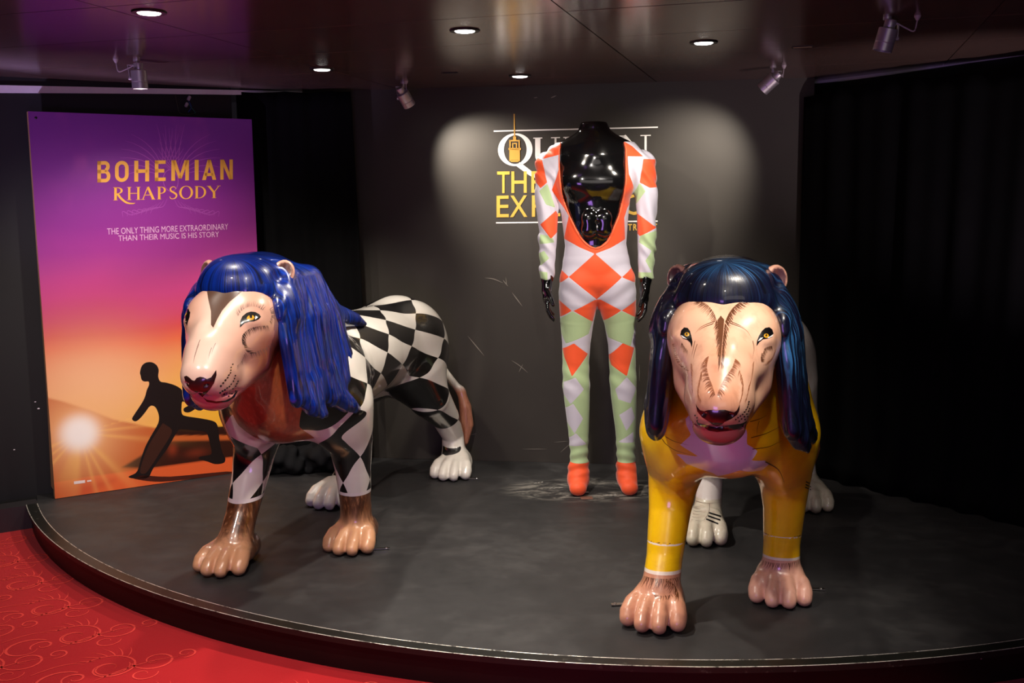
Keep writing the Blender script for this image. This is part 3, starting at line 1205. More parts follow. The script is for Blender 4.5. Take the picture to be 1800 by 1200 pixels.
def glyph(ch):
    """roman capitals, cap height 1"""
    T, t = 0.15, 0.055
    if ch == 'U':
        return bar((.17, .985), (.17, .34), T) + serif(.17, .98) + bar((.68, .985), (.68, .34), t) + serif(.68, .98) + \
            [p for p in ring2(.405, .36, .31, .36, .12, .075, 180, 360, 24)]
    if ch == 'N':
        return bar((.14, .985), (.14, .02), t) + serif(.1, .98, .24) + serif(.14, .02) + bar((.14, .98), (.72, .03), T + .02) + bar((.72, .985), (.72, .0), t) + serif(.72, .98)
    if ch == 'E':
        return bar((.17, .98), (.17, .02), T) + serif(.15, .98, .22) + serif(.15, .02, .22) + bar((.15, .975), (.6, .975), .05) + bar((.15, .51), (.48, .51), .045) + \
            bar((.15, .025), (.63, .025), .05) + bar((.59, .98), (.6, .8), .03) + bar((.62, .02), (.64, .22), .03) + bar((.48, .6), (.48, .42), .03)
    if ch == 'R':
        return bar((.17, .98), (.17, .02), T) + serif(.15, .98, .22) + serif(.17, .02) + ring2(.3, .74, .3, .25, .13, .05, -90, 90, 18) + bar((.15, .97), (.31, .97), .05) + \
            bar((.15, .51), (.31, .51), .05) + strip2([(.3, .51), (.48, .22), (.68, .0)], [.13, .14, .10])
    if ch == 'r':   # with a long sweeping leg to the right
        return bar((.17, .98), (.17, .02), T) + serif(.15, .98, .22) + serif(.17, .02) + ring2(.3, .74, .3, .25, .13, .05, -90, 90, 18) + bar((.15, .97), (.31, .97), .05) + \
            bar((.15, .51), (.31, .51), .05) + strip2(catmull([(.28, .51), (.52, .12), (.85, -.2), (1.2, -.27), (1.35, -.24)], 5), [.13, .15, .13, .08, .03])
    if ch == 'H':
        return bar((.17, .98), (.17, .02), .13) + serif(.17, .98) + serif(.17, .02) + bar((.72, .98), (.72, .02), .13) + serif(.72, .98) + serif(.72, .02) + bar((.17, .51), (.72, .51), .05)
    if ch == 'A':
        return bar((.4, .99), (.1, .02), t) + bar((.4, .99), (.74, .02), T) + serif(.1, .02, .22) + serif(.74, .02, .24) + bar((.2, .36), (.62, .36), .05)
    if ch == 'P':
        return bar((.17, .98), (.17, .02), T) + serif(.15, .98, .22) + serif(.17, .02) + ring2(.3, .72, .3, .27, .13, .05, -90, 90, 18) + bar((.15, .97), (.31, .97), .05) + bar((.15, .47), (.31, .47), .05)
    if ch == 'S':
        return strip2(catmull([(.52, .8), (.42, .95), (.26, .96), (.13, .82), (.18, .64), (.38, .5), (.54, .34), (.5, .12), (.33, .02), (.16, .05), (.08, .22)], 5), [.03, .05, .07, .1, .14, .14, .1, .06, .05, .03])
    if ch == 'O':
        return ring2(.45, .5, .42, .53, .14, .05)
    if ch == 'D':
        return bar((.17, .98), (.17, .02), T) + serif(.15, .98, .22) + serif(.15, .02, .22) + ring2(.3, .5, .47, .49, .14, .05, -90, 90, 24) + bar((.15, .97), (.31, .97), .05) + bar((.15, .03), (.31, .03), .05)
    if ch == 'Y':
        return bar((.4, .48), (.4, .02), .14) + serif(.4, .02) + bar((.1, .98), (.4, .46), .14) + bar((.68, .98), (.4, .46), t) + serif(.1, .98, .24) + serif(.68, .98, .22)
    if ch == 'Q':   # big, with a tail that runs out to the right
        return ring2(.5, .5, .5, .5, .17, .06, n=56) + strip2(catmull([(.58, .06), (.78, -.1), (1.02, -.28), (1.3, -.42)], 5), [.15, .15, .13, .03])
    raise KeyError(ch)


def flat_part(name, polys, place, mat, parent, depth=None):
    """polys in 2-D, mapped by place(x, y) to 3-D local points; front faces only"""
    V, F = [], []
    for p in polys:
        b = len(V)
        V += [place(*q) for q in p]
        F.append(tuple(range(b, b + len(p))))
    return mesh_obj(name, V, F, mat, parent)


def flat_part_vf(name, V2, F, place, mat, parent):
    return mesh_obj(name, [place(*q) for q in V2], F, mat, parent)


# ================================================================== the poster board
root_p = thing('poster_board', 'tall purple and orange poster board with a gold title, standing against the left wall', 'poster', (PB0[0], PB0[1], 0.002), math.atan2(PT[1], PT[0]))
PW, PH = 0.955, 1.672


def pp(x, y):
    """pixel of the photograph -> (u, z) on the board face"""
    q = onplane(x, y, PB0, PN) - PB0
    return np.array([q @ PT, q[2]])


bm = bmesh.new()
box(bm, (0, 0.0005, 0), (PW, 0.040, PH))
bm_obj('wooden_frame', bm, plain('raw_timber_edge', (176, 132, 96), 0.7, scale=18, var=0.25), root_p)['label'] = 'raw timber edge'
bm = bmesh.new()
vv_ = [bm.verts.new(q) for q in ((.001, .038, .03), (.001, .112, .03), (.001, .045, .47), (.001, .038, .47), (.022, .038, .03), (.022, .112, .03), (.022, .045, .47), (.022, .038, .47))]
for f_ in ((0, 1, 2, 3), (4, 7, 6, 5), (0, 4, 5, 1), (1, 5, 6, 2), (2, 6, 7, 3), (3, 7, 4, 0)):
    bm.faces.new([vv_[i] for i in f_])
bm_obj('timber_strut', bm, bpy.data.materials['raw_timber_edge'], root_p)['label'] = 'raw timber support wedge behind the lower left edge'
nu, nz = 150, 262
U, Z = np.meshgrid(np.linspace(0, PW, nu + 1), np.linspace(0, PH, nz + 1), indexing='ij')
u, z = U.ravel(), Z.ravel()


def fbm(x, y, seed, octv=5):
    r = np.random.default_rng(seed)
    out = 0
    amp = 1.0
    for k in range(octv):
        n = 2 ** k * 2
        g = r.random((n + 2, n + 2))
        xi, yi = np.clip(x, 0, .9999) * n, np.clip(y, 0, .9999) * n
        i, j = xi.astype(int), yi.astype(int)
        a, b = xi - i, yi - j
        a, b = a * a * (3 - 2 * a), b * b * (3 - 2 * b)
        out = out + amp * ((g[i, j] * (1 - a) + g[i + 1, j] * a) * (1 - b) + (g[i, j + 1] * (1 - a) + g[i + 1, j + 1] * a) * b - 0.5)
        amp *= 0.55
    return out


fx = fbm(u / PW, z / PH, 3)
fy = fbm(u / PW * 0.5, z / PH, 9)
hgt = z / PH - 0.085 * (u / PW - 0.4) * sstep(0.85, 0.45, z / PH) + 0.055 * fy + 0.016 * fx
stops = [(0.0, (236, 150, 60)), (.16, (240, 170, 72)), (.24, (240, 172, 78)), (.30, (238, 166, 92)), (.36, (230, 138, 84)), (.405, (222, 92, 60)), (.44, (206, 64, 72)),
         (.48, (198, 64, 104)), (.54, (190, 62, 124)), (.60, (164, 58, 124)), (.645, (146, 48, 124)), (.72, (128, 40, 122)), (.85, (116, 38, 124)), (1.0, (110, 42, 124))]
C = np.stack([np.interp(hgt, [s[0] for s in stops], [lin(s[1])[k] for s in stops]) for k in range(3)], 1)


def over(C, col, m):
    m = np.clip(m, 0, 1)[:, None]
    return C * (1 - m) + np.array(lin(col)) * m


# pale peach haze at the lower left, gold at the lower right
C = over(C, (246, 190, 150), 0.75 * np.exp(-((u - .18) / .3) ** 2 - ((z - .5) / .22) ** 2))
C = over(C, (248, 186, 44), 0.95 * np.exp(-((u - .85) / .28) ** 2 - ((z - .36) / .2) ** 2))
C = over(C, (84, 26, 108), 0.5 * sstep(.05, .4, -fy) * sstep(.55, .75, z / PH))
C = over(C, (168, 66, 140), 0.4 * sstep(0.1, 0.35, fx) * sstep(.6, .8, z / PH))


def soft(poly, w):
    return sstep(w, -w, poly_sd(u, z, [pp(*q) for q in poly]))


C = over(C, (188, 78, 36), 0.9 * soft([(60, 694), (110, 706), (160, 722), (200, 738), (270, 752), (330, 760), (520, 740), (520, 860), (60, 890)], .006))
C = over(C, (228, 120, 60), 0.5 * soft([(80, 748), (230, 762), (520, 752), (520, 792), (80, 800)], .02) * sstep(-.2, .4, fx))
C = over(C, (38, 14, 9), 0.98 * soft([(262, 770), (300, 752), (520, 746), (520, 764), (290, 766)], .003))
C = over(C, (40, 15, 9), 0.97 * soft([(214, 822), (250, 800), (285, 776), (520, 771), (520, 812), (262, 824)], .008))
C = over(C, (160, 60, 30), 0.6 * np.exp(-((u - pp(303, 790)[0]) / .022) ** 2 - ((z - pp(303, 790)[1]) / .03) ** 2))
C = over(C, (140, 52, 28), 0.5 * np.exp(-((u - pp(345, 796)[0]) / .05) ** 2 - ((z - pp(345, 796)[1]) / .02) ** 2))
C = over(C, (226, 96, 46), soft([(60, 852), (97, 848), (160, 838), (262, 824), (420, 802), (520, 790), (520, 900), (60, 900)], .003))
C = over(C, (196, 52, 22), 0.7 * sstep(.1, -.25, fx) * soft([(60, 856), (97, 850), (200, 845), (150, 872), (60, 900)], .03))
s0 = pp(140, 762)
rr = np.hypot((u - s0[0]) * 1.0, z - s0[1])
an = np.arctan2(z - s0[1], u - s0[0])
C = over(C, (250, 190, 130), 0.95 * np.exp(-(rr / .17) ** 2))
C = over(C, (255, 200, 110), 0.5 * np.exp(-(rr / .28) ** 2) * (0.5 + 0.5 * np.cos(an * 17 + np.sin(an * 5) * 3)) ** 3 * (an < 0.2))
C = over(C, (255, 246, 240), 1.0 * np.exp(-(rr / .082) ** 4))
Vp = np.stack([u, np.full_like(u, -0.0008), z], 1)
ii = np.arange((nu + 1) * (nz + 1)).reshape(nu + 1, nz + 1)
Qp = np.stack([ii[:-1, :-1].ravel(), ii[1:, :-1].ravel(), ii[1:, 1:].ravel(), ii[:-1, 1:].ravel()], 1)
me = mesh_from_np('printed_artwork', Vp, Qp)
set_attr(me, 'ink', C)
t = NT('poster_print')
col = t.attr('ink', 0)
mat_print = t.done(col, 0.38, 0, 0, 0.4)
link_mesh('printed_artwork', me, mat_print, root_p)


def ink(name, rgb, rough=0.4):
    return plain(name, rgb, rough, var=0.04, scale=14)


def on_board(k):
    return lambda x, y: (x, -0.0008 - 0.0004 * k, y)


# plain dark figure of a person, and its shadow on the stage boards
dark = ink('figure_black_ink', (24, 13, 10))
dark2 = ink('trouser_brown_ink', (58, 28, 16))
fig = []


def figpoly(pts, mat, nm='printed_figure', k=1):
    P2 = [pp(*q) for q in catmull(pts + [pts[0]], 3)[:-1]]
    mesh_obj(nm, [(a, -0.0008 - 0.0004 * k, b) for a, b in P2], [tuple(range(len(P2)))], mat, root_p)


body = [(247, 660), (246, 655), (249, 644), (256, 638), (266, 637), (275, 642), (279, 651), (278, 662), (282, 671), (292, 673), (306, 677), (318, 684), (328, 696), (346, 707), (350, 712), (346, 717), (333, 725), (324, 724), (323, 718), (332, 712), (321, 706), (319, 716),
        (320, 728), (328, 732), (348, 735), (370, 739), (380, 744), (384, 756), (386, 776), (391, 796), (396, 806), (393, 814), (378, 816), (366, 812), (350, 807), (352, 803), (368, 800), (372, 795), (368, 776), (362, 760), (344, 757), (324, 755), (314, 756),
        (304, 772), (292, 792), (280, 808), (268, 826), (262, 838), (252, 842), (232, 841), (226, 838), (238, 832), (243, 824), (248, 806), (256, 784), (268, 762), (278, 744), (279, 730), (273, 716), (264, 714), (256, 724), (246, 736), (238, 741), (232, 737),
        (236, 729), (246, 714), (254, 700), (258, 686), (262, 677), (261, 671), (254, 671), (249, 668)]
figpoly(body, dark)
figpoly([(286, 744), (302, 756), (296, 772), (282, 794), (268, 816), (256, 832), (246, 830), (252, 806), (262, 782), (274, 762)], dark2, 'printed_figure', 2)
figpoly([(236, 842), (250, 836), (300, 838), (398, 829), (396, 834), (300, 846), (262, 846)], ink('shadow_ink', (74, 26, 12)), 'printed_shadow', 1)
gold = ink('title_gold_ink', (226, 164, 62))
pale = ink('tagline_pale_ink', (206, 160, 190))
crest = ink('crest_faint_ink', (150, 66, 146))


def board_word(s, bl, br, tl, mat, nm, k, bold=0.0, spacing=1.0):
    V, F = text_shape(s, bold, spacing)
    V = unit(V)
    a, b, c = pp(*bl), pp(*br), pp(*tl)
    flat_part_vf(nm, [a + (b - a) * x + (c - a) * y for x, y in V], F, on_board(k), mat, root_p)


# faint crest: two spread wings and a ribbon of cloud
wing = []
for s in (-1, 1):
    for i in range(13):
        a = math.radians(35 + 9.5 * i)
        r0, r1 = 18, 96 - 1.1 * (i - 5) ** 2 * 0.8
        c0 = (300 + s * (8 + i), 318 - 4 * i * 0.2)
        pts = [(c0[0] + s * (r0 + (r1 - r0) * q) * math.cos(a - .5 * q * (1 if i < 6 else .3)), c0[1] - (r0 + (r1 - r0) * q) * math.sin(a - .5 * q * (1 if i < 6 else .3))) for q in np.linspace(0, 1, 7)]
        wing += strip2([pp(*q) for q in pts], [.002, .0035, .001])
    for i in range(7):
        pts = catmull([(300 + s * (6 + 6 * i), 350 + 3 * i), (300 + s * (14 + 9 * i), 364 + 2.4 * i), (300 + s * (30 + 9 * i), 366 + i), (300 + s * (36 + 8 * i), 376 + i)], 5)
        wing += strip2([pp(*q) for q in pts], [.001, .0035, .001])
wing += [[np.array(q) for q in p] for p in ring2(*pp(300, 318), .035, .05, .004, .004, n=24)]
flat_part('printed_crest', wing, on_board(1), crest, root_p)['kind'] = 'stuff'

def sans(ch):
    """heavy condensed capitals, 1 high and about .75 wide"""
    T = .2
    h = T / 2
    V_ = lambda x: bar((x, 0), (x, 1), T)
    H_ = lambda y, x0, x1: bar((x0, y), (x1, y), .17)
    if ch == 'H':
        return V_(h) + V_(.75 - h) + H_(.5, h, .75 - h)
    if ch == 'E':
        return V_(h) + H_(.915, 0, .62) + H_(.5, 0, .54) + H_(.085, 0, .62)
    if ch == 'I':
        return V_(h)
    if ch == 'N':
        return V_(h) + V_(.75 - h) + [[(0.02, 1), (.22, 1), (.73, 0), (.53, 0)]]
    if ch == 'M':
        return V_(h) + V_(.95 - h) + [[(0.03, 1), (.24, 1), (.56, .1), (.40, .1)], [(.92, 1), (.71, 1), (.39, .1), (.55, .1)]]
    if ch == 'A':
        return [[(0, 0), (.2, 0), (.46, 1), (.29, 1)], [(.75, 0), (.55, 0), (.29, 1), (.46, 1)]] + bar((.16, .27), (.59, .27), .15)
    if ch == 'O':
        return ring2(.375, .66, .375, .34, .2, .17, 0, 180, 20) + ring2(.375, .34, .375, .34, .2, .17, 180, 360, 20) + bar((.1, .34), (.1, .66), T) + bar((.65, .34), (.65, .66), T)
    if ch == 'B':
        return V_(h) + H_(.915, 0, .42) + H_(.51, 0, .45) + H_(.085, 0, .45) + ring2(.42, .745, .27, .255, .2, .17, -90, 90, 14) + ring2(.45, .285, .28, .285, .2, .17, -90, 90, 14)
    raise KeyError(ch)


for ch, x0, x1 in [('B', 171, 194), ('O', 202, 226), ('H', 236, 262), ('E', 272, 291), ('M', 301, 332), ('I', 342, 349), ('A', 355, 380), ('N', 387, 409)]:
    yb = lambda x: 321.5 + (316 - 321.5) * (x - 171) / (409 - 171)
    yt = lambda x: 284 + (281 - 284) * (x - 171) / (409 - 171)
    g_ = sans(ch)
    wd = max(q[0] for q_ in g_ for q in q_)
    a_, b_, c_ = pp(x0, yb(x0)), pp(x1, yb(x1)), pp(x0, yt(x0))
    flat_part('title_letter', [[a_ + (b_ - a_) * (q[0] / wd) + (c_ - a_) * q[1] for q in q_] for q_ in g_], on_board(3), gold, root_p)


def board_serif(s, spans, y0, y1, mat, nm, k):
    for ch, x0, x1 in spans:
        yb = y0[0] + (y0[1] - y0[0]) * (x0 - 197) / (388 - 197)
        yt = y1[0] + (y1[1] - y1[0]) * (x0 - 197) / (388 - 197)
        a, b, c = pp(x0, yb), pp(x1, yb + (y0[1] - y0[0]) * (x1 - x0) / 191), pp(x0, yt)
        wd = {'r': .82, 'H': .89, 'A': .86, 'P': .62, 'S': .62, 'O': .9, 'D': .8, 'Y': .8}[ch]
        flat_part(nm, [[a + (b - a) * (x / wd) + (c - a) * y for x, y in p] for p in glyph(ch)], on_board(k), mat, root_p)


board_serif('RHAPSODY', [('r', 198, 222), ('H', 222, 248), ('A', 248, 273), ('P', 275, 292), ('S', 296, 312), ('O', 314, 340), ('D', 341, 363), ('Y', 364, 388)], (353, 348.5), (330, 327), gold, 'title_letter', 3)
board_word('THE ONLY THING MORE EXTRAORDINARY', (188.5, 413), (401, 404), (188, 402), pale, 'tagline_lettering', 3, 0.0)
board_word('THAN THEIR MUSIC IS HIS STORY', (208, 424.5), (385, 417), (207.5, 414.5), pale, 'tagline_lettering', 3, 0.0)
flat_part('print_credit', bar(pp(130, 849), pp(149.5, 846.5), .013) + bar(pp(153, 846), pp(160.5, 845), .007), on_board(2), ink('credit_white_ink', (240, 220, 215)), root_p)
bm = bmesh.new()
lathe(bm, [(0, .0015), (.005, .001), (.006, -.001)], 12, axisM((pp(63, 208)[0], -.001, pp(63, 208)[1]), (0, -1, 0)))
bm_obj('fixing_screw', bm, M['dark_metal'], root_p, smooth=True)

# ================================================================== lettering on the grey wall
o0 = wallpt(1010, 310)
logo = thing('wall_lettering', 'white and gold exhibition title lettering fixed to the grey wall behind the mannequin', 'lettering', o0, math.atan2(WT[1], WT[0]))
white_v = ink('letter_white_vinyl', (236, 232, 228), 0.35)
gold_v = ink('letter_gold_vinyl', (205, 165, 72), 0.3)


def wp2(x, y):
    q = wallpt(x, y) - o0
    return np.array([q @ WT, q[2]])


def on_wall(k):
    return lambda x, y: (x, -0.001 - 0.0005 * k, y)


def yline(x, y0, y1):
    return y0 + (y1 - y0) * (x - 870) / (1156 - 870)


def wall_glyph(ch, x0, x1, top, bot, wd, mat):
    a, b, c = wp2(x0, yline(x0, *bot)), wp2(x1, yline(x1, *bot)), wp2(x0, yline(x0, *top))
    o = flat_part('letter', [[a + (b - a) * (x / wd) + (c - a) * y for x, y in p] for p in glyph(ch)], on_wall(1), mat, logo)


wall_glyph('Q', 875.5, 936, (235, 229), (292.5, 287), 1.0, white_v)
capt, capb = (243.5, 236.5), (292, 286)
wall_glyph('U', 935, 985, capt, capb, .82, white_v)
wall_glyph('E', 988, 1027, capt, capb, .7, white_v)
wall_glyph('E', 1033, 1072, capt, capb, .7, white_v)
wall_glyph('N', 1085, 1143, capt, capb, .84, white_v)
for y0, y1, x0, x1, nm in [(230.5, 223.5, 868, 1156.5, 'rule_line'), (391.5, 388.5, 872, 1156, 'rule_line')]:
    flat_part(nm, bar(wp2(x0, y0), wp2(x1, y1), .0062), on_wall(1), white_v, logo)


def wall_word(letters, top, bot, bold, mat, k=2):
    for ch, x0, x1 in letters:
        V, F = text_shape(ch, bold)
        V = unit(V)
        a, b, c = wp2(x0, yline(x0, *bot)), wp2(x1, yline(x1, *bot)), wp2(x0, yline(x0, *top))
        flat_part_vf('letter', [a + (b - a) * x + (c - a) * y for x, y in V], F, on_wall(k), mat, logo)


wall_word([('T', 874, 896), ('H', 899, 926), ('E', 934, 952)], (301.5, 299), (339.5, 336), 0.008, gold_v)
wall_word([('E', 873, 894.5), ('X', 896.5, 927), ('P', 935, 957), ('E', 966, 985), ('R', 994, 1018), ('I', 1026, 1031), ('E', 1040, 1059), ('N', 1067, 1093), ('C', 1098, 1124), ('E', 1131, 1152)], (344, 341), (382, 377), 0.008, gold_v)
wall_word([('U', 1093, 1101), ('T', 1104, 1111), ('R', 1113, 1120), ('E', 1122, 1128), ('C', 1130, 1138), ('H', 1140, 1147), ('T', 1148, 1155)], (395, 393), (407, 404.5), 0.03, gold_v)
# gold microphone with its hanging cable
mic_m = ink('microphone_gold_vinyl', (196, 150, 70), 0.3)
mic = bar(wp2(904, 200), wp2(904.6, 241), .006)
R2 = lambda x0, y0, x1, y1: [[wp2(x0, y0), wp2(x1, y0), wp2(x1, y1), wp2(x0, y1)]]
mic += R2(902, 240, 907.5, 246) + R2(896, 246, 913.5, 248.5) + R2(895.5, 246, 898, 283) + R2(911.5, 246, 914, 283) + R2(898, 281.5, 911.5, 284.5) + R2(898, 262, 911.5, 281)
mic += R2(900.5, 251, 902.5, 262) + R2(907, 251, 909, 262) + R2(903, 251, 908, 253) + R2(894, 260, 916, 263.5)
flat_part('microphone_emblem', mic, on_wall(3), mic_m, logo)['label'] = 'gold studio microphone emblem hanging inside the first letter'
# ================================================================== the lions (one mould, two paint jobs)
# local frame: x to the lion's left, -y forward, z up, origin on the deck between the front paws
def sculpt_body():
    S = Sculpt((-0.42, -0.70, -0.02), (0.46, 1.66, 1.20), 0.0072)
    # trunk
    S.chain([(0, .06, .655, .185), (.01, .35, .65, .205), (.04, .75, .66, .18), (.065, 1.08, .655, .185)], .08)
    S.ell((.075, 1.15, .635), (.190, .22, .215), .09)
    S.ell((0, -.01, .62), (.165, .15, .165), .08)
    S.ell((.15, .15, .58), (.10, .16, .20), .09)
    S.ell((-.15, .09, .58), (.10, .16, .20), .09)
    # neck
    S.chain([(0, .06, .74, .185), (0, -.10, .88, .145), (0, -.24, .96, .12)], .09)
    S.chain([(0, -.08, .62, .12), (0, -.22, .78, .095), (0, -.30, .88, .09)], .07)
    # front legs
    S.chain([(-.165, .10, .55, .105), (-.168, .14, .42, .083), (-.178, .10, .30, .066), (-.186, .03, .17, .056), (-.192, -.02, .09, .058)], .05)
    S.chain([(.165, .15, .55, .105), (.171, .20, .42, .083), (.172, .218, .30, .066), (.168, .245, .17, .058), (.167, .25, .09, .060)], .05)
    # hind legs
    S.ell((-.05, 1.06, .58), (.13, .2, .2), .08)
    S.chain([(-.10, .98, .54, .13), (-.105, .84, .42, .085), (-.10, .88, .30, .058), (-.10, .93, .20, .048), (-.105, .90, .10, .052)], .05)
    S.ell((.165, 1.17, .58), (.115, .21, .21), .08)
    S.chain([(.165, 1.08, .52, .132), (.215, 1.13, .40, .096), (.25, 1.27, .285, .066), (.258, 1.385, .17, .052), (.265, 1.37, .09, .056)], .05)

    # paws: pad, four toes, dew swelling
    def paw(cx, cy, spread, ln, yaw):
        ca, sa = math.cos(yaw), math.sin(yaw)

        def P(x, y, z):
            return (cx + ca * x - sa * y, cy + sa * x + ca * y, z)
        S.ell(P(0, .012, .050), (.080, .092, .054), .035, rot=Matrix.Rotation(yaw, 3, 'Z'))
        S.ell(P(0, .075, .05), (.060, .058, .05), .03)
        toes = ((-.070, -.092), (-.0235, -.124), (.025, -.124), (.071, -.090))
        for x, f in toes:
            x *= spread
            S.chain([(*P(x * .55, .02, .078), .024), (*P(x * .92, f * ln * .62, .058), .0285), (*P(x * 1.02, f * ln * .92, .040), .0285), (*P(x * 1.03, f * ln - .006, .026), .026)], .012)
        for (x0, f0), (x1, f1) in zip(toes[:-1], toes[1:]):
            xm, fm = (x0 + x1) * .5 * spread, (f0 + f1) * .5
            S.chain([(*P(xm * .95, fm * ln * .62, .095), .001), (*P(xm, fm * ln * .92, .066), .003), (*P(xm * 1.02, fm * ln * 1.16, .022), .0055)], .014, mode='cut')
    paw(-.198, -.026, 1.03, 1.0, -.07)
    paw(.164, .246, 1.0, .92, .02)
    paw(-.115, .79, 1.0, 1.0, -.05)
    paw(.285, 1.31, 1.0, 1.0, .0)
    # flat soles
    S.f[:, :, :3] = np.maximum(S.f[:, :, :3], (-(S.ax[2][:3]) + 0.0005)[None, None, :])
    # head
    S.ell((0, -.215, .985), (.122, .150, .120), .06)
    S.ell((0, -.32, .915), (.118, .088, .105), .06)
    for s in (-1, 1):
        S.ell((s * .070, -.335, .865), (.050, .100, .088), .055)            # cheeks
        S.ell((s * .068, -.372, .945), (.048, .052, .042), .05)           # brows
        S.chain([(s * .058, -.35, .905, .070), (s * .032, -.495, .825, .052), (s * .026, -.548, .772, .042)], .062)
        S.chain([(s * .040, -.50, .772, .046), (s * .032, -.525, .742, .038)], .03)   # lips
    S.chain([(0, -.315, .940, .072), (0, -.465, .878, .058), (0, -.560, .788, .040)], .05)   # bridge
    S.ell((0, -.572, .764), (.046, .034, .030), .02)
    S.chain([(0, -.50, .705, .036), (0, -.42, .735, .055), (0, -.32, .80, .085)], .04)  # jaw
    for s in (-1, 1):
        S.chain([(s * .03, -.49, .715, .03), (s * .062, -.37, .79, .06)], .04)
    S.ell((0, -.498, .701), (.050, .044, .035), .03)
    for s in (-1, 1):
        S.cone((0, -.575, .727), (s * .05, -.535, .722), .005, .005, .012, mode='cut')
        S.cone((s * .05, -.535, .722), (s * .080, -.465, .712), .005, .004, .012, mode='cut')
        S.ell((s * .112, -.432, .914), (.024, .016, .012), .020, mode='cut')     # eye hollows
        S.ell((s * .092, -.414, .916), (.034, .034, .020), .02)
        S.cone((s * .028, -.600, .757), (s * .048, -.565, .768), .005, .003, .008, mode='cut')
    S.cone((0, -.612, .745), (0, -.585, .722), .003, .003, .008, mode='cut')
    S.cone((0, -.435, 1.03), (0, -.52, .93), .010, .004, .05, mode='cut')   # shallow furrow
    # ears
    for s in (-1, 1):
        R = Matrix.Rotation(s * 0.45, 3, 'Z') @ Matrix.Rotation(s * 0.50, 3, 'Y') @ Matrix.Rotation(-0.25, 3, 'X')
        S.ell((s * .126, -.245, 1.054), (.037, .022, .046), .010, rot=R)
        c2 = Vector((s * .126, -.245, 1.054)) + R @ Vector((0, -.022, .004))
        S.ell(tuple(c2), (.024, .015, .033), .006, rot=R, mode='cut')
    return S


def sculpt_mane():
    S = Sculpt((-0.32, -0.50, 0.44), (0.34, 0.56, 1.18), 0.0058)
    S.ell((0, -.18, 1.005), (.150, .170, .114), .04)
    S.ell((0, -.275, 1.052), (.120, .110, .066), .02)               # fringe
    S.chain([(-.095, -.322, 1.008, .032), (-.05, -.352, 1.007, .034), (0, -.362, 1.006, .034), (.05, -.352, 1.007, .034), (.095, -.322, 1.008, .032)], .05)
    fl = (0.70, 1.7, 1.0)
    for s in (-1, 1):
        # roots either side of the fringe
        S.chain([(s * .100, -.22, 1.05, .042), (s * .130, -.262, .99, .046), (s * .152, -.280, .92, .046)], .03)
        S.chain([(s * .150, -.278, .95, .045), (s * .165, -.272, .85, .047), (s * .174, -.268, .75, .045), (s * .180, -.275, .67, .036)], .03, fl)
        S.chain([(s * .115, -.13, 1.00, .06), (s * .172, -.12, .90, .050), (s * .188, -.13, .76, .046), (s * .192, -.16, .66, .034)], .03, fl)
        S.chain([(s * .11, -.02, 1.0, .07), (s * .165, .0, .87, .055), (s * .192, .01, .75, .045), (s * .202, .0, .66, .034)], .03, fl)
        S.chain([(s * .09, .05, .95, .065), (s * .15, .09, .85, .055), (s * .195, .10, .74, .036), (s * .218, .07, .67, .022)], .03, fl)
    # left side ends in flicked-out tips, right side in a plain rounded bob
    S.chain([(.186, -.20, .69, .045), (.203, -.21, .63, .036), (.224, -.19, .590, .016)], .025, fl)
    S.chain([(.19, -.08, .70, .048), (.213, -.06, .63, .040), (.238, .03, .578, .026), (.252, .10, .548, .008)], .025, (.8, 1.3, 1))
    S.chain([(-.184, -.22, .70, .045), (-.186, -.23, .640, .034)], .02, fl)
    S.chain([(-.192, -.06, .68, .045), (-.200, -.05, .62, .03)], .02, fl)
    # down the back of the neck to a tail over the withers
    S.chain([(0, -.10, 1.025, .088), (.03, .06, .935, .09), (.085, .24, .865, .062), (.125, .38, .838, .034), (.145, .46, .812, .012)], .04, (1.15, 1, .9))
    # combed strands
    X, Y, Z = np.meshgrid(*S.ax, indexing='ij')
    side = sstep(.07, .14, np.abs(X)) * sstep(1.04, .95, Z)
    ph = Y * 92 + 2.6 * np.sin(Z * 9 + 1) + 1.2 * np.sin(Z * 23)
    S.f += ((0.0024 * np.sin(ph) + 0.0010 * np.sin(ph * 2.3 + 1.7)) * side * sstep(.22, .1, Y)).astype(np.float32)
    # a hollow either side of the fringe
    for s in (-1, 1):
        S.chain([(s * .100, -.40, 1.015, .010), (s * .122, -.350, 1.075, .009), (s * .120, -.27, 1.112, .005)], .02, mode='cut')
        # keep the ears clear
        S.ell((s * .140, -.285, 1.058), (.018, .026, .028), .012, mode='cut')
    return S


def sculpt_tail():
    S = Sculpt((.04, 1.30, .05), (.36, 1.58, .74), 0.006)
    S.chain([(.10, 1.34, .66, .032), (.13, 1.45, .58, .024), (.20, 1.50, .45, .019), (.275, 1.495, .36, .018)], .02)
    S.chain([(.275, 1.495, .37, .018), (.296, 1.49, .29, .030), (.304, 1.49, .20, .032), (.296, 1.48, .12, .018), (.288, 1.478, .085, .004)], .02)
    return S


SB = sculpt_body()
VB, QB = SB.mesh()
SM = sculpt_mane()
VM, QM = SM.mesh()
ST = sculpt_tail()
VT, QT = ST.mesh()
LION1 = (math.radians(-10.80), -.802, 3.51)
LION2 = (math.radians(-14.44), .640, 2.994)


def lion_local(P):
    th, x, y = P
    return Matrix.Translation((x, y, 0)) @ Matrix.Rotation(th, 4, 'Z')


def lion_ray(P, px, py):
    inv = lion_local(P).inverted()
    o = inv @ Vector(CAM)
    d = (inv.to_3x3() @ Vector(ray(px, py))).normalized()
    return o, d


def lion_at(P, px, py, ax, c):
    o, d = lion_ray(P, px, py)
    return np.array(o + d * ((c - o[ax]) / d[ax]))


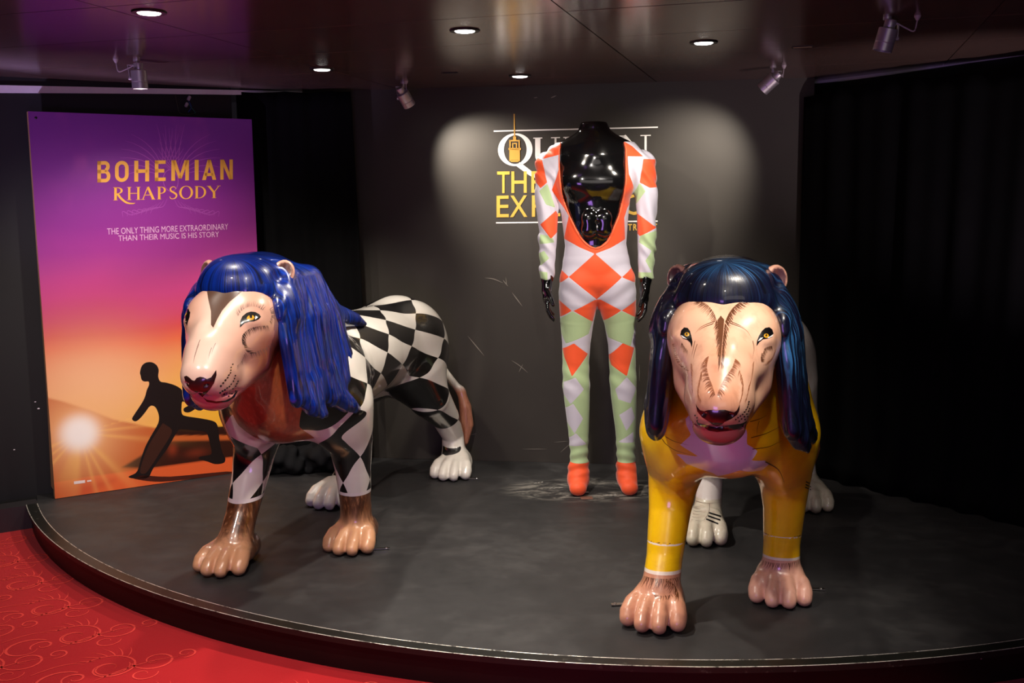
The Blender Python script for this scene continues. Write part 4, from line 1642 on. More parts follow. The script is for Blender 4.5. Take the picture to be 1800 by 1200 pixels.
BVH_BODY = BVHTree.FromPolygons([tuple(v) for v in VB], [tuple(q) for q in QB])
BVH_MANE = BVHTree.FromPolygons([tuple(v) for v in VM], [tuple(q) for q in QM])

# ---------------------------------------------------------------- paint, common fields
bx, by, bz = VB.T
FRZ = [.05, .09, .17, .30, .42, .55]
legR = (np.interp(bz, FRZ, [-.192, -.192, -.186, -.178, -.168, -.165]), np.interp(bz, FRZ, [-.03, -.02, .03, .10, .14, .10]))
legL = (np.interp(bz, FRZ, [.166, .167, .168, .172, .171, .165]), np.interp(bz, FRZ, [.25, .25, .245, .218, .20, .15]))
HRZ = [.05, .10, .20, .30, .42, .54]
hinR = (np.interp(bz, HRZ, [-.11, -.105, -.10, -.10, -.105, -.10]), np.interp(bz, HRZ, [.88, .90, .93, .88, .84, .98]))
hinL = (np.interp(bz, HRZ, [.27, .265, .258, .25, .232, .20]), np.interp(bz, HRZ, [1.35, 1.37, 1.38, 1.27, 1.13, 1.08]))
front = by < .52
isleft = np.where(front, bx > 0, bx > .08)
lx = np.where(front, np.where(isleft, legL[0], legR[0]), np.where(isleft, hinL[0], hinR[0]))
ly = np.where(front, np.where(isleft, legL[1], legR[1]), np.where(isleft, hinL[1], hinR[1]))
# head against neck: a slanting line behind the jaw
headf = (bz - .665) - 1.02 * (by + .40)
headf = np.where(bz > .60, headf, -1.0)
earf = np.minimum(np.hypot(np.hypot(bx - .126, by + .245), bz - 1.054), np.hypot(np.hypot(bx + .126, by + .245), bz - 1.054))
ear_in = np.zeros(len(bx))
for s in (-1, 1):
    R_ = Matrix.Rotation(s * 0.45, 3, 'Z') @ Matrix.Rotation(s * 0.50, 3, 'Y') @ Matrix.Rotation(-0.25, 3, 'X')
    c2 = np.array(Vector((s * .126, -.245, 1.054)) + R_ @ Vector((0, -.022, .004)))
    L_ = (VB - np.array((s * .126, -.245, 1.054))) @ np.array(R_)
    ear_in = np.maximum(ear_in, sstep(1.08, .92, np.sqrt((L_[:, 0] / .027) ** 2 + (L_[:, 2] / .036) ** 2)) * (L_[:, 1] < .018) * (L_[:, 1] > -.05))


def vmix(C, rgb, m):
    m = np.clip(m, 0, 1)[:, None]
    return C * (1 - m) + np.array(lin(rgb)) * m


def wob(a, f=1.0):
    return np.sin(bx * 57 * f + by * 31 * f + a) * .5 + np.sin(bz * 83 * f + by * 47 * f + 2 * a) * .5


# ---------------------------------------------------------------- lion with the harlequin body
def paint_harlequin(me):
    n = len(bx)
    C = np.tile(np.array(lin((220, 186, 168))), (n, 1))
    C = vmix(C, (206, 154, 130), sstep(.03, .10, np.abs(bx)) * .8)
    C = vmix(C, (178, 104, 80), sstep(-.47, -.385, by) * sstep(.915, .85, bz) * .85)
    C = vmix(C, (112, 50, 36), sstep(-.455, -.375, by) * sstep(.89, .81, bz) * .9)
    C = vmix(C, (206, 128, 124), sstep(.735, .715, bz) * (by < -.40) * .9)            # lips and chin
    C = vmix(C, (168, 84, 92), sstep(.700, .675, bz) * (by < -.40) * .6)
    bib = (headf < 0)
    neck = np.tile(np.array(lin((164, 82, 44))), (n, 1))
    neck = vmix(neck, (112, 50, 26), np.clip(.5 + .5 * wob(1.0, 1.3), 0, 1) * .45)
    neck = vmix(neck, (196, 108, 58), sstep(.03, .1, bx) * .6)
    neck = vmix(neck, (84, 40, 24), np.exp(-(bx / .02) ** 2) * sstep(.70, .62, bz) * .7)
    C = np.where(bib[:, None], neck, C)
    # forelegs below the cuff: brown strands over tan toes
    lower = (bz < .30) & (by < .52)
    toe = sstep(.125, .07, bz - .35 * (ly - by - .09) * (by < ly))
    fl = np.tile(np.array(lin((116, 70, 40))), (n, 1))
    fl = vmix(fl, (212, 156, 116), sstep(.16, .09, bz) * sstep(.02, -.05, by - ly))
    C = np.where(lower[:, None], fl, C)
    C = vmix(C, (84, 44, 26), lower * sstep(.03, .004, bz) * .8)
    hind = (bz < .30) & (by >= .52)
    C = np.where(hind[:, None], np.array(lin((228, 222, 212))), C)
    C = vmix(C, (222, 168, 148), (earf < .062) * (headf > 0) * 1.0)
    C = vmix(C, (70, 36, 34), ear_in * .85)
    set_attr(me, 'base', C)
    # where the diamonds run (positive inside)
    bibp = poly_sd(bx, bz, [(-.18, .95), (-.145, .66), (-.11, .53), (-.045, .474), (.05, .460), (.118, .466), (.108, .53), (.135, .62), (.18, .95)])
    inbib = np.maximum(-bibp, -1) * 1.0
    inbib = np.where(by < .08, -bibp, -.05)
    m = np.minimum(-inbib, -headf)
    zc = np.where(isleft, .212, .222)
    m = np.where(by < .52, np.minimum(m, bz - zc - .06 * (by - ly)), np.minimum(m, bz - .128 - .02 * wob(2.)))
    set_attr(me, 'chk', m)
    cuff = np.where(by < .52, .0065 - np.abs(bz - zc - .06 * (by - ly) - .007), -.02)
    set_attr(me, 'cuff', cuff)
    xc = np.interp(by, [0, .35, .75, 1.1], [0, .01, .05, .09])
    xr = bx - xc
    th = np.arctan2(np.abs(xr), bz - .64)
    Rr = .215
    vv = np.where(bz > .64, Rr * (np.pi / 2 - th), bz - .64)
    vv = np.where(xr < 0, np.where(bz > .64, Rr * np.pi - vv, Rr * np.pi - (bz - .64)), vv)
    sg = np.where(isleft, 1.0, -1.0)
    phi = np.arctan2(by - ly, sg * (bx - lx))
    ul = ly + .060 * phi * 2.05 + np.where(isleft, 0, .03)
    wl = np.maximum(sstep(.545, .45, bz), sstep(.06, -.04, by)) * sstep(.75, .55, by)
    u = by * (1 - wl) + ul * wl
    vl = np.where(isleft, bz - .64, -.02 + (bz - .64))
    v = vv * (1 - wl * ~isleft) + vl * (wl * ~isleft)
    e1, e2 = np.array([.205, -.088]), np.array([-.088, -.076])
    wl2 = wl[:, None]
    e1 = e1 * (1 - wl2) + np.array([.112, -.105]) * wl2
    e2 = e2 * (1 - wl2) + np.array([-.112, -.105]) * wl2
    du, dv = u - .33, v - .145
    det = e1[:, 0] * e2[:, 1] - e1[:, 1] * e2[:, 0]
    i = (du * e2[:, 1] - dv * e2[:, 0]) / det
    j = (e1[:, 0] * dv - e1[:, 1] * du) / det
    i += .018 * np.sin(j * 6.283) + .012 * wob(.3, .6)
    j += .018 * np.sin(i * 6.283 + 1) + .012 * wob(1.3, .6)
    set_attr(me, 'pu', i)
    set_attr(me, 'pv', j)
    # black patches on the hind feet
    blk = np.minimum(.030 - np.abs(bz - .105 - .25 * (by - ly)), .045 - np.hypot(bx - lx, (by - ly + .035) * .8))
    set_attr(me, 'blk', np.where(by > .52, blk, -.05))
    # strand mask for the brown fur
    set_attr(me, 'fur', np.clip(lower * sstep(.07, .15, bz + .9 * np.clip(by - ly + .02, 0, .1)) + (bib & (bibp < 0) & (by < .1)) * .35 + lower * sstep(-.05, .02, by - ly) * sstep(.0, .03, bz) * .8, 0, 1))


t = NT('harlequin_lion_paint')
geo = t.coord()
base = t.attr('base', 0)
fu = t.noise(t.mapping(geo, (70, 70, 9)), 1.0, 4, 0.6, 0.3)
base = t.mix(t.math('MULTIPLY', t.attr('fur'), t.maprange(fu, .42, .62, 0, .8)), base, lin((62, 32, 18)))
base = t.mix(t.math('MULTIPLY', t.attr('fur'), t.maprange(t.noise(t.mapping(geo, (90, 90, 8), (3, 1, 2)), 1.0, 3), .55, .72, 0, .7)), base, lin((206, 150, 106)))
par = t.math('FLOORED_MODULO', t.math('ADD', t.math('FLOOR', t.attr('pu')), t.math('FLOOR', t.attr('pv'))), 2.0)
smear = t.noise(geo, 14, 4)
white = t.mix(smear, lin((226, 220, 210)), lin((240, 236, 228)))
black = t.mix(smear, lin((10, 10, 11)), lin((22, 21, 21)))
chk = t.mix(t.math('GREATER_THAN', par, .5), white, black)
col = t.mix(t.math('GREATER_THAN', t.attr('chk'), 0.0), base, chk)
col = t.mix(t.math('GREATER_THAN', t.attr('cuff'), 0.0), col, lin((236, 228, 226)))
col = t.mix(t.math('GREATER_THAN', t.attr('blk'), 0.0), col, lin((14, 14, 15)))
M['lion1'] = t.done(col, .32, 0, .9, .5, t.bump(t.noise(geo, 22, 3), .04, .004), coat_rough=.05)


# ---------------------------------------------------------------- lion with the yellow jacket
def paint_jacket(me):
    n = len(bx)
    C = np.tile(np.array(lin((230, 182, 152))), (n, 1))
    C = vmix(C, (214, 150, 118), np.clip(.5 + .5 * wob(.2), 0, 1) * .35)
    C = vmix(C, (206, 136, 100), np.exp(-(bx / .03) ** 2) * sstep(.95, .9, bz) * sstep(.78, .83, bz) * .5)
    C = vmix(C, (210, 142, 104), sstep(.86, .80, bz) * (np.abs(bx) < .05) * (by < -.5) * .6)
    C = vmix(C, (150, 78, 66), sstep(-.44, -.36, by) * sstep(.84, .76, bz) * .8)
    C = vmix(C, (174, 94, 90), sstep(.735, .715, bz) * (by < -.40) * .9)
    C = vmix(C, (106, 44, 46), sstep(.700, .675, bz) * (by < -.40) * .7)
    low = bz < .30
    sk = np.tile(np.array(lin((214, 152, 120))), (n, 1))
    sk = vmix(sk, (226, 172, 150), (bx > 0) * .8)
    sk = vmix(sk, (140, 70, 46), np.exp(-((bz - .155) / .02) ** 2) * .4)
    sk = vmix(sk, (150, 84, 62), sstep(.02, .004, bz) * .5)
    C = np.where((low & (by < .52))[:, None], sk, C)
    hi = np.tile(np.array(lin((224, 216, 214))), (n, 1))
    hi = vmix(hi, (204, 196, 178), (bz < .125) * 1.0)
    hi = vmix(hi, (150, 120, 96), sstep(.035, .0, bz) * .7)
    C = np.where((by >= .52)[:, None], hi, C)
    C = vmix(C, (226, 170, 146), (earf < .062) * (headf > 0) * 1.0)
    C = vmix(C, (58, 26, 46), ear_in * .95)
    set_attr(me, 'base', C)
    zc = np.where(isleft, .128, .138) - .10 * (by - ly)
    jk = np.minimum(bz - zc, np.minimum(-headf, np.where(bz > .43, np.minimum(.74 + 1.1 * (.72 - bz), .90), .55) + .02 * wob(.4) - by))
    set_attr(me, 'jacket', jk)
    trim = np.maximum(.0048 - np.abs(bz - zc - .003), .0028 - np.abs(bz - zc - .078))
    set_attr(me, 'trim', np.where(by < .52, trim, -.02))
    dk = .0016 - np.abs(bz - zc - .0825)
    set_attr(me, 'seam', np.where(by < .52, dk, -.02))
    P = [lion_at(LION2, x, y, 1, -.13)[[0, 2]] for x, y in [(1240, 690), (1206, 732), (1214, 760), (1195, 783), (1229, 799), (1186, 803), (1204, 821), (1250, 833), (1262, 842), (1300, 826), (1336, 840), (1353, 826),
                                                       (1342, 813), (1321, 806), (1334, 789), (1315, 774), (1313, 744), (1300, 690)]]
    sh = -poly_sd(bx + .004 * wob(.8, 1.4), bz, P)
    set_attr(me, 'shirt', np.where((by < .06) & (headf < 0), sh, -.05))
    belt = .016 - np.abs(by - (.765 + 1.1 * (.72 - bz)))
    set_attr(me, 'belt', np.where(bz > .62, belt, -.05))


t = NT('jacket_lion_paint')
geo = t.coord()
smear = t.noise(geo, 7, 5, .6)
yel = t.mix(t.maprange(smear, .35, .7, 0, 1), lin((234, 178, 6)), lin((250, 208, 16)))
yel = t.mix(t.maprange(t.noise(t.mapping(geo, (9, 9, 22), (1, 4, 2)), 1.0, 5, .65, .6), .55, .75, 0, .4), yel, lin((196, 122, 12)))
base = t.attr('base', 0)
base = t.mix(t.maprange(t.noise(t.mapping(geo, (40, 40, 14)), 1.0, 4), .5, .7, 0, .25), base, lin((150, 88, 62)))
col = t.mix(t.math('GREATER_THAN', t.attr('jacket'), 0.0), base, yel)
col = t.mix(t.math('GREATER_THAN', t.attr('shirt'), 0.0), col, t.mix(smear, lin((214, 206, 222)), lin((232, 226, 236))))
col = t.mix(t.math('GREATER_THAN', t.attr('seam'), 0.0), col, lin((92, 52, 20)))
col = t.mix(t.math('GREATER_THAN', t.attr('trim'), 0.0), col, lin((236, 222, 204)))
col = t.mix(t.math('GREATER_THAN', t.attr('belt'), 0.0), col, lin((170, 40, 24)))
M['lion2'] = t.done(col, .32, 0, .9, .5, t.bump(t.noise(geo, 22, 3), .04, .004), coat_rough=.05)

# ---------------------------------------------------------------- mane paint
mx, my, mz = VM.T
sidew = sstep(.06, .13, np.abs(mx)) * sstep(1.07, 1.0, mz)
hs = my * (1 - 0) * 1.0
hs_top = np.arctan2(mx, -(my + .395) + .06) * .16
HS = np.where(sidew > .5, hs + .02 * np.sin(mz * 9), hs_top)
HL = np.where(sidew > .5, mz, np.hypot(mx, my + .36))


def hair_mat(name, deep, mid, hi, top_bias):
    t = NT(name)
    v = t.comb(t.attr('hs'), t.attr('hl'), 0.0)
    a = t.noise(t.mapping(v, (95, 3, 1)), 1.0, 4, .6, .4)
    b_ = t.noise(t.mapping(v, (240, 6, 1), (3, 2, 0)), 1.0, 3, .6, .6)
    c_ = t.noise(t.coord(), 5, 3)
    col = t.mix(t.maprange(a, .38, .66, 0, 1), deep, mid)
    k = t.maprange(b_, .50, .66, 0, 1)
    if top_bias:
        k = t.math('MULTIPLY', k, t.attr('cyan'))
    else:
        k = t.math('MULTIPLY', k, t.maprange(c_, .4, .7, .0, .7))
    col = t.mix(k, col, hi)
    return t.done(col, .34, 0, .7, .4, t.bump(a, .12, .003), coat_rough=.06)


M['hair1'] = hair_mat('royal_blue_hair_paint', lin((2, 9, 50)), lin((3, 42, 146)), lin((14, 86, 212)), False)
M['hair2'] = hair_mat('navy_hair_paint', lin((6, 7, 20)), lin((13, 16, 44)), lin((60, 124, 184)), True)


def make_mane_mesh():
    me = mesh_from_np('mane', VM, QM)
    set_attr(me, 'hs', HS)
    set_attr(me, 'hl', HL)
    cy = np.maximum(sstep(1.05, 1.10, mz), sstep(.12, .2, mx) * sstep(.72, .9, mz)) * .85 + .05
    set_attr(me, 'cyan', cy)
    return me


# ---------------------------------------------------------------- flat paint details that follow the surface
def hit(P, px, py, bvh=None, tol=.03):
    o, d = lion_ray(P, px, py)
    loc, nrm, idx, dist = (bvh or BVH_BODY).ray_cast(o, d)
    if loc is None:
        loc, nrm, idx, dist = (bvh or BVH_BODY).find_nearest(o + d * 3.3)
    return np.array(loc), np.array(nrm)


def inside_poly(p, poly):
    return poly_sd(np.array([p[0]]), np.array([p[1]]), poly)[0] < 0


def decal(name, P, poly, mat, parent, off=.0008, step=2.2, mirror=False, dome=0.0):
    """a painted patch: outline in photo pixels dropped on to the lion's own surface"""
    pts = []
    poly = [np.array(q, float) for q in poly]
    for a, b in zip(poly, poly[1:] + poly[:1]):
        k = max(1, int(np.linalg.norm(b - a) / step))
        pts += [a + (b - a) * i / k for i in range(k)]
    nb = len(pts)
    A = np.array(pts)
    lo, hi = A.min(0), A.max(0)
    for gx in np.arange(lo[0] + step * .5, hi[0], step * 1.2):
        for gy in np.arange(lo[1] + step * .5, hi[1], step * 1.2):
            if poly_sd(np.array([gx]), np.array([gy]), A)[0] < -step * .45:
                pts.append(np.array([gx, gy]))
    r = delaunay_2d_cdt([Vector((float(p[0]), float(p[1]))) for p in pts], [(i, (i + 1) % nb) for i in range(nb)], [], 1, 1e-4)
    V2 = [np.array(v[:]) for v in r[0]]
    sd = -poly_sd(np.array([v[0] for v in V2]), np.array([v[1] for v in V2]), A)
    mx_ = max(sd.max(), 1e-6)
    V = []
    for q, s in zip(V2, sd):
        p, nrm = hit(P, *q)
        if mirror:
            p = p * np.array([-1.1, 1, 1]) + np.array([0, .03, 0])
            l, nn, _, _ = BVH_BODY.find_nearest(Vector(p))
            p, nrm = np.array(l), np.array(nn)
        V.append(p + nrm * (off + dome * math.sqrt(max(0, min(1, s / mx_)))))
    F = [tuple(f) for f in r[2]]
    # keep triangles that really lie on the surface
    F = [f for f in F if max(np.linalg.norm(V[f[i]] - V[f[(i + 1) % len(f)]]) for i in range(len(f))) < .035]
    return mesh_obj(name, V, F, mat, parent, smooth=True)


class Strokes:
    """many fine brush strokes, gathered into one painted layer"""

    def __init__(self, P, mirror=False):
        self.P, self.V, self.F = P, [], []

    def stroke(self, pts, w, bvh=None, off=.0009):
        H = [hit(self.P, *q, bvh) for q in pts]
        base = len(self.V)
        n = len(H)
        ok = all(np.linalg.norm(H[i][0] - H[i + 1][0]) < .03 for i in range(n - 1))
        if not ok:
            return
        for i, (p, nr) in enumerate(H):
            d = H[min(i + 1, n - 1)][0] - H[max(i - 1, 0)][0]
            sx = np.cross(d, nr)
            sx = sx / (np.linalg.norm(sx) + 1e-9)
            ww = w * max(.15, math.sin(math.pi * (.15 + .85 * (1 - i / (n - 1)) * .6))) * (1.0 - .75 * i / (n - 1))
            self.V += [p + nr * off + sx * ww, p + nr * off - sx * ww]
        for i in range(n - 1):
            a = base + 2 * i
            self.F.append((a, a + 1, a + 3, a + 2))

    def comb(self, guide, ang, length, num, w, curl=.4, jit=.15, seed=1):
        """num short hairs along a guide line; ang = hair direction (degrees, image plane) at both ends"""
        r = random.Random(seed)
        g = catmull(guide, 12)
        for k in range(num):
            s = (k + r.uniform(-.3, .3)) / max(1, num - 1)
            s = min(max(s, 0), 1)
            q = s * (len(g) - 1)
            i = min(int(q), len(g) - 2)
            p = g[i] + (g[i + 1] - g[i]) * (q - i)
            a = math.radians(np.interp(s, np.linspace(0, 1, len(ang)), ang)) + r.uniform(-jit, jit)
            L = length * r.uniform(.75, 1.2)
            pts = []
            x, y = p
            for m in range(4):
                pts.append((x, y))
                x += L / 3 * math.cos(a)
                y += L / 3 * math.sin(a)
                a += curl / 3
            self.stroke(pts, w * r.uniform(.8, 1.2))

    def dot(self, x, y, r, ang=1.0):
        c, s = math.cos(ang), math.sin(ang)
        self.stroke([(x - c * r, y - s * r), (x, y), (x + c * r, y + s * r)], .0016)

    def build(self, name, mat, parent):
        o = mesh_obj(name, self.V, self.F, mat, parent, smooth=True)
        o['kind'] = 'stuff'
        return o


def paint(name, rgb):
    return plain(name, rgb, .3, coat=.9, var=.1, scale=60)


M['p_black'] = paint('painted_black', (10, 8, 9))
M['p_nose'] = paint('nose_dark_paint', (40, 14, 16))
M['p_brown'] = paint('painted_brown_fur', (98, 58, 34))
M['p_tan'] = paint('painted_tan_fur', (150, 92, 58))
M['p_grey'] = paint('painted_grey_fur', (112, 92, 86))
M['p_amber'] = paint('iris_amber', (204, 150, 30))
M['p_white'] = paint('eye_white', (226, 222, 216))
M['p_line'] = paint('jacket_line_brown', (104, 60, 14))
M['p_dkbrown'] = paint('forehead_brown', (84, 58, 44))


def ellipse(cx, cy, rx, ry, rot=0.0, n=18):
    c, s = math.cos(rot), math.sin(rot)
    return [(cx + c * rx * math.cos(a) - s * ry * math.sin(a), cy + s * rx * math.cos(a) + c * ry * math.sin(a)) for a in np.linspace(0, 2 * math.pi, n, endpoint=False)]


def lion(P, label, bodymat, painter, hairmat, tailmat):
    root = thing('lion_statue', label, 'statue', (P[1], P[2], 0.0018), P[0])
    me = mesh_from_np('body', VB, QB)
    painter(me)
    link_mesh('body', me, bodymat, root)
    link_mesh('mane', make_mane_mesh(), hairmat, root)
    link_mesh('tail', mesh_from_np('tail', VT, QT), tailmat, root)
    return root


def tail_mat(name, a, b_):
    t = NT(name)
    c = t.coord()
    f = t.maprange(t.sep(c)[2], .36, .40, 0, 1, True)
    st = t.noise(t.mapping(c, (60, 60, 8)), 1.0, 3)
    tuft = t.mix(t.maprange(st, .4, .65, 0, .8), lin(a), lin(b_))
    col = t.mix(f, tuft, lin((230, 224, 214)))
    return t.done(col, .3, 0, .9, .5, coat_rough=.05)


lion1 = lion(LION1, 'glossy painted lion statue with a royal blue mane and black and white harlequin body', M['lion1'], paint_harlequin, M['hair1'], tail_mat('tan_tail_paint', (214, 148, 118), (150, 84, 58)))
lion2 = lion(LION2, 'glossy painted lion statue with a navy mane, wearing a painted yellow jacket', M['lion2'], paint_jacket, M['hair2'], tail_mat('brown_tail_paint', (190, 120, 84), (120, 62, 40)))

# --- harlequin lion: face
decal('forehead_mark', LION1, [(362, 500), (376, 502), (398, 502), (420, 502), (436, 502), (420, 518), (404, 531), (391, 546), (382, 562), (375, 577), (371, 572), (371, 548), (366, 526)], M['p_dkbrown'], lion1, .0006)
E1 = [(421.5, 577), (422, 566), (426, 557), (433, 551), (441, 548.5), (449, 549.5), (455.5, 553), (458.5, 557.5), (455, 562), (447, 565.5), (438, 566.5), (430, 569)]
for mir in (False, True):
    e = decal('eye', LION1, E1, M['p_black'], lion1, .0006, 1.6, mir, .0006)
    i_ = decal('iris', LION1, [(433.5, 560.5), (436, 556.5), (440, 555), (445, 555.5), (447.5, 559), (445, 563), (440, 564.2), (435.5, 563.5)], M['p_amber'], e, .0013, 1.3, mir, .0006)
    decal('eye_white', LION1, [(449, 556), (453.5, 558.5), (449.5, 562.3), (447.8, 562.5), (448.6, 559)], M['p_white'], e, .0013, 1.3, mir)
    decal('pupil', LION1, [(438.5, 555), (443, 555), (443, 559.5), (441, 561), (439, 559)], M['p_black'], e, .0021, 1.3, mir, .0003)
    i_.parent = e
decal('nose_pad', LION1, [(324, 663), (328, 661), (333, 664), (338, 669), (342, 670), (346, 665), (352, 663), (358, 664), (364, 667), (371, 664), (376, 657), (380, 651), (380.5, 660), (376, 674), (369, 685), (362, 693), (356, 698.5),
                          (348, 692), (336, 686), (328, 678)], M['p_nose'], lion1, .0008, 2.2, False, .0015)
decal('mouth_line', LION1, [(357, 699), (364, 703.5), (380, 706), (396, 704.5), (407, 699), (414, 690), (418, 687), (412, 699), (400, 706.5), (380, 709.5), (364, 707)], M['p_black'], lion1, .0008)
st = Strokes(LION1)
st.comb([(426, 606), (425, 595), (429, 586), (440, 578), (455, 574), (470, 573)], [20, 35, 60, 70, 70], 10, 34, .0011, .5, seed=2)
st.comb([(428, 607), (432, 617), (440, 622)], [10, -20], 9, 9, .0009, .4, seed=3)
st.build('fur_stroke', M['p_black'], lion1)['label'] = 'black painted fur strokes under the eye'
st = Strokes(LION1)
st.comb([(419, 556), (426, 546), (438, 540), (452, 541), (461, 546)], [-120, -100, -80, -60], 9, 22, .0009, .3, seed=4)
st.comb([(474, 545), (477, 555), (474, 566)], [-50, 20, 60], 8, 12, .0009, .3, seed=5)
st.comb([(440, 622), (452, 618), (466, 612), (478, 602)], [70, 60, 50], 10, 16, .0009, .3, seed=6)
st.comb([(430, 620), (424, 635), (417, 643)], [60, 90], 9, 12, .0007, .3, seed=7)
for (a, b) in [((352, 598), (344, 622)), ((350, 606), (343, 628)), ((346, 615), (340, 640)), ((372, 612), (366, 634)), ((379, 604), (372, 624)), ((390, 555), (386, 585)), ((386, 560), (384, 590)), ((349, 560), (347, 590))]:
    st.stroke([a, ((a[0] + b[0]) / 2 - 1, (a[1] + b[1]) / 2), b], .0008)
st.build('fur_stroke', M['p_grey'], lion1)['label'] = 'grey painted fur strokes around the eye and on the bridge'
for row in ([(409, 641), (406, 646.5), (405.5, 651.5), (405, 656), (402, 660), (400, 664.5), (396, 669), (392, 674), (388, 679)], [(413.5, 661), (412, 666), (410, 670.5), (406, 676), (403, 680), (399, 682.5), (395, 686), (391, 688), (387, 691)],
            [(418, 671), (416, 675), (414, 679.5), (409, 684), (404, 688), (399, 691.5), (394, 694)], [(414, 688), (408, 693), (402, 697)]):
    for k, (x, y) in enumerate(row):
        decal('whisker_spot', LION1, ellipse(x, y, 2.0 if k > 3 else 1.5, 1.2 if k < 6 else 1.7, -.6, 8), M['p_black'], lion1, .0009, 1.5)

# --- jacket lion: face
EL = [(1329.5, 610), (1330.5, 600), (1334, 591), (1339, 583), (1345, 577.5), (1352, 576), (1357, 580), (1359.5, 587), (1356.5, 593), (1349, 596), (1341, 597.5), (1335, 602)]
ER = [(1216.5, 612), (1214, 604), (1209, 599), (1201, 596), (1196, 590), (1197.5, 582), (1203, 576.5), (1209, 577.5), (1213, 583), (1215.5, 592), (1217.5, 602)]
for pts, ir, wh in ((EL, (1346.5, 591.5), [(1331.5, 601), (1336, 595), (1341, 594.5), (1337, 599)]), (ER, (1208, 589), [(1197, 590), (1202, 592.5), (1208, 597), (1201, 595)])):
    e = decal('eye', LION2, pts, M['p_black'], lion2, .0006, 1.6, False, .0006)
    decal('iris', LION2, ellipse(ir[0], ir[1], 4.3, 3.6), M['p_amber'], e, .0013, 1.3, False, .0006)
    decal('pupil', LION2, ellipse(ir[0] - .3, ir[1] - .6, 1.7, 2.0, 0, 8), M['p_black'], e, .0022, 1.3)
    decal('eye_white', LION2, wh, M['p_white'], e, .0013, 1.3)
decal('eye_white', LION2, [(1347, 594.6), (1353, 592.5), (1358.5, 588.5), (1357, 592.5), (1350, 595.6)], M['p_white'], lion2, .0013, 1.3)
decal('nose_pad', LION2, [(1223.5, 711), (1226, 716), (1231, 722), (1238, 723.5), (1246, 721.5), (1253, 721.5), (1259, 723), (1266, 721.3), (1274, 721.2), (1282, 723.5), (1290, 726), (1295, 722), (1300, 712), (1299.5, 721), (1295, 730),
                          (1286, 737), (1274, 742), (1266, 749), (1260, 751), (1254, 748), (1245, 741), (1234, 734), (1226, 724)], M['p_nose'], lion2, .0008, 2.2, False, .0015)
decal('mouth_line', LION2, [(1223, 738), (1228, 745), (1238, 746.5), (1250, 750.5), (1260, 752.5), (1272, 749.5), (1290, 747), (1304, 745), (1313, 741), (1308, 751), (1292, 756), (1276, 758.5), (1260, 760), (1246, 757.5), (1236, 751),
                            (1227, 747)], M['p_black'], lion2, .0008)
decal('forehead_mark', LION2, [(1261, 564), (1267, 556), (1273, 563), (1271, 590), (1268.5, 615), (1266, 642), (1265, 615), (1263.5, 588)], M['p_brown'], lion2, .0006)
st = Strokes(LION2)
st.comb([(1229, 530), (1243, 537), (1254, 550), (1261, 568)], [150, 130, 120, 115], 14, 38, .0010, .3, seed=11)
st.comb([(1262, 570), (1264, 600), (1266, 640)], [130, 118, 105], 13, 38, .0010, -.4, seed=12)
st.comb([(1306, 530), (1294, 537), (1283, 550), (1275, 566)], [30, 45, 60, 65], 14, 38, .0010, -.3, seed=13)
st.comb([(1274, 570), (1271, 600), (1268, 640)], [50, 62, 75], 13, 38, .0010, .4, seed=14)
for pts in ([(1256, 566), (1240, 572), (1230, 578), (1222, 588)], [(1254, 570), (1238, 576), (1228, 582)], [(1280, 568), (1294, 573), (1304, 577), (1314, 584), (1321, 596)], [(1284, 566), (1298, 572), (1310, 578)], [(1222, 600), (1219, 615), (1216, 628)],
            [(1323, 600), (1325, 615), (1322, 632)], [(1226, 606), (1221, 622), (1219, 634)]):
    st.stroke([tuple(q) for q in catmull(pts, 5)], .0009)
st.comb([(1199, 603), (1203, 610), (1209, 617)], [120, 100], 9, 12, .0009, -.3, seed=15)
st.comb([(1341, 621), (1344, 613), (1351, 610), (1356, 609)], [40, 60, 75], 8, 14, .0010, .2, seed=16)
st.comb([(1338, 622), (1337, 630), (1338, 636)], [20, 0], 7, 9, .0009, .2, seed=17)
st.build('fur_stroke', M['p_brown'], lion2)['label'] = 'brown painted fur strokes on the brow and under the eyes'
st = Strokes(LION2)
st.comb([(1246, 628), (1243, 645), (1246, 662), (1252, 678), (1257, 694)], [150, 165, 170, 160, 140], 13, 36, .0011, -.7, seed=18)
st.comb([(1233, 655), (1229, 672), (1227, 690), (1232, 704)], [70, 80, 95], 9, 20, .0009, .3, seed=19)
st.comb([(1292, 632), (1286, 648), (1276, 662), (1268, 676), (1261, 694)], [30, 20, 25, 45], 13, 36, .0011, .7, seed=20)
st.comb([(1300, 652), (1305, 668), (1306, 684), (1302, 704)], [110, 105, 110], 10, 22, .0010, -.3, seed=21)
st.comb([(1215, 640), (1216, 660), (1217, 690)], [60, 80], 6, 20, .0008, .2, seed=22)
st.comb([(1325, 636), (1323, 655), (1318, 678), (1312, 702)], [110, 115], 9, 26, .0009, -.2, seed=23)
st.comb([(1182, 606), (1185, 622), (1192, 640), (1206, 652)], [-30, 0], 6, 18, .0007, .2, seed=24)
st.comb([(1349, 640), (1359, 628), (1364, 614)], [160, 120], 7, 14, .0008, .2, seed=25)
st.build('fur_stroke', M['p_tan'], lion2)['label'] = 'tan painted fur strokes on the muzzle'
for row in ([(1316, 707), (1315, 711.5), (1313.5, 716), (1311, 721), (1308, 725), (1305, 729), (1301, 732), (1297, 735)], [(1317, 719), (1315, 724), (1312, 728.5), (1308, 733), (1303, 737)], [(1314, 733), (1309, 738), (1299, 741), (1293, 738)], [(1222, 731), (1225.5, 735), (1226, 740)]):
    for x, y in row:
        decal('whisker_spot', LION2, ellipse(x, y, 1.5, 1.2, -.6, 8), M['p_black'], lion2, .0009, 1.5)
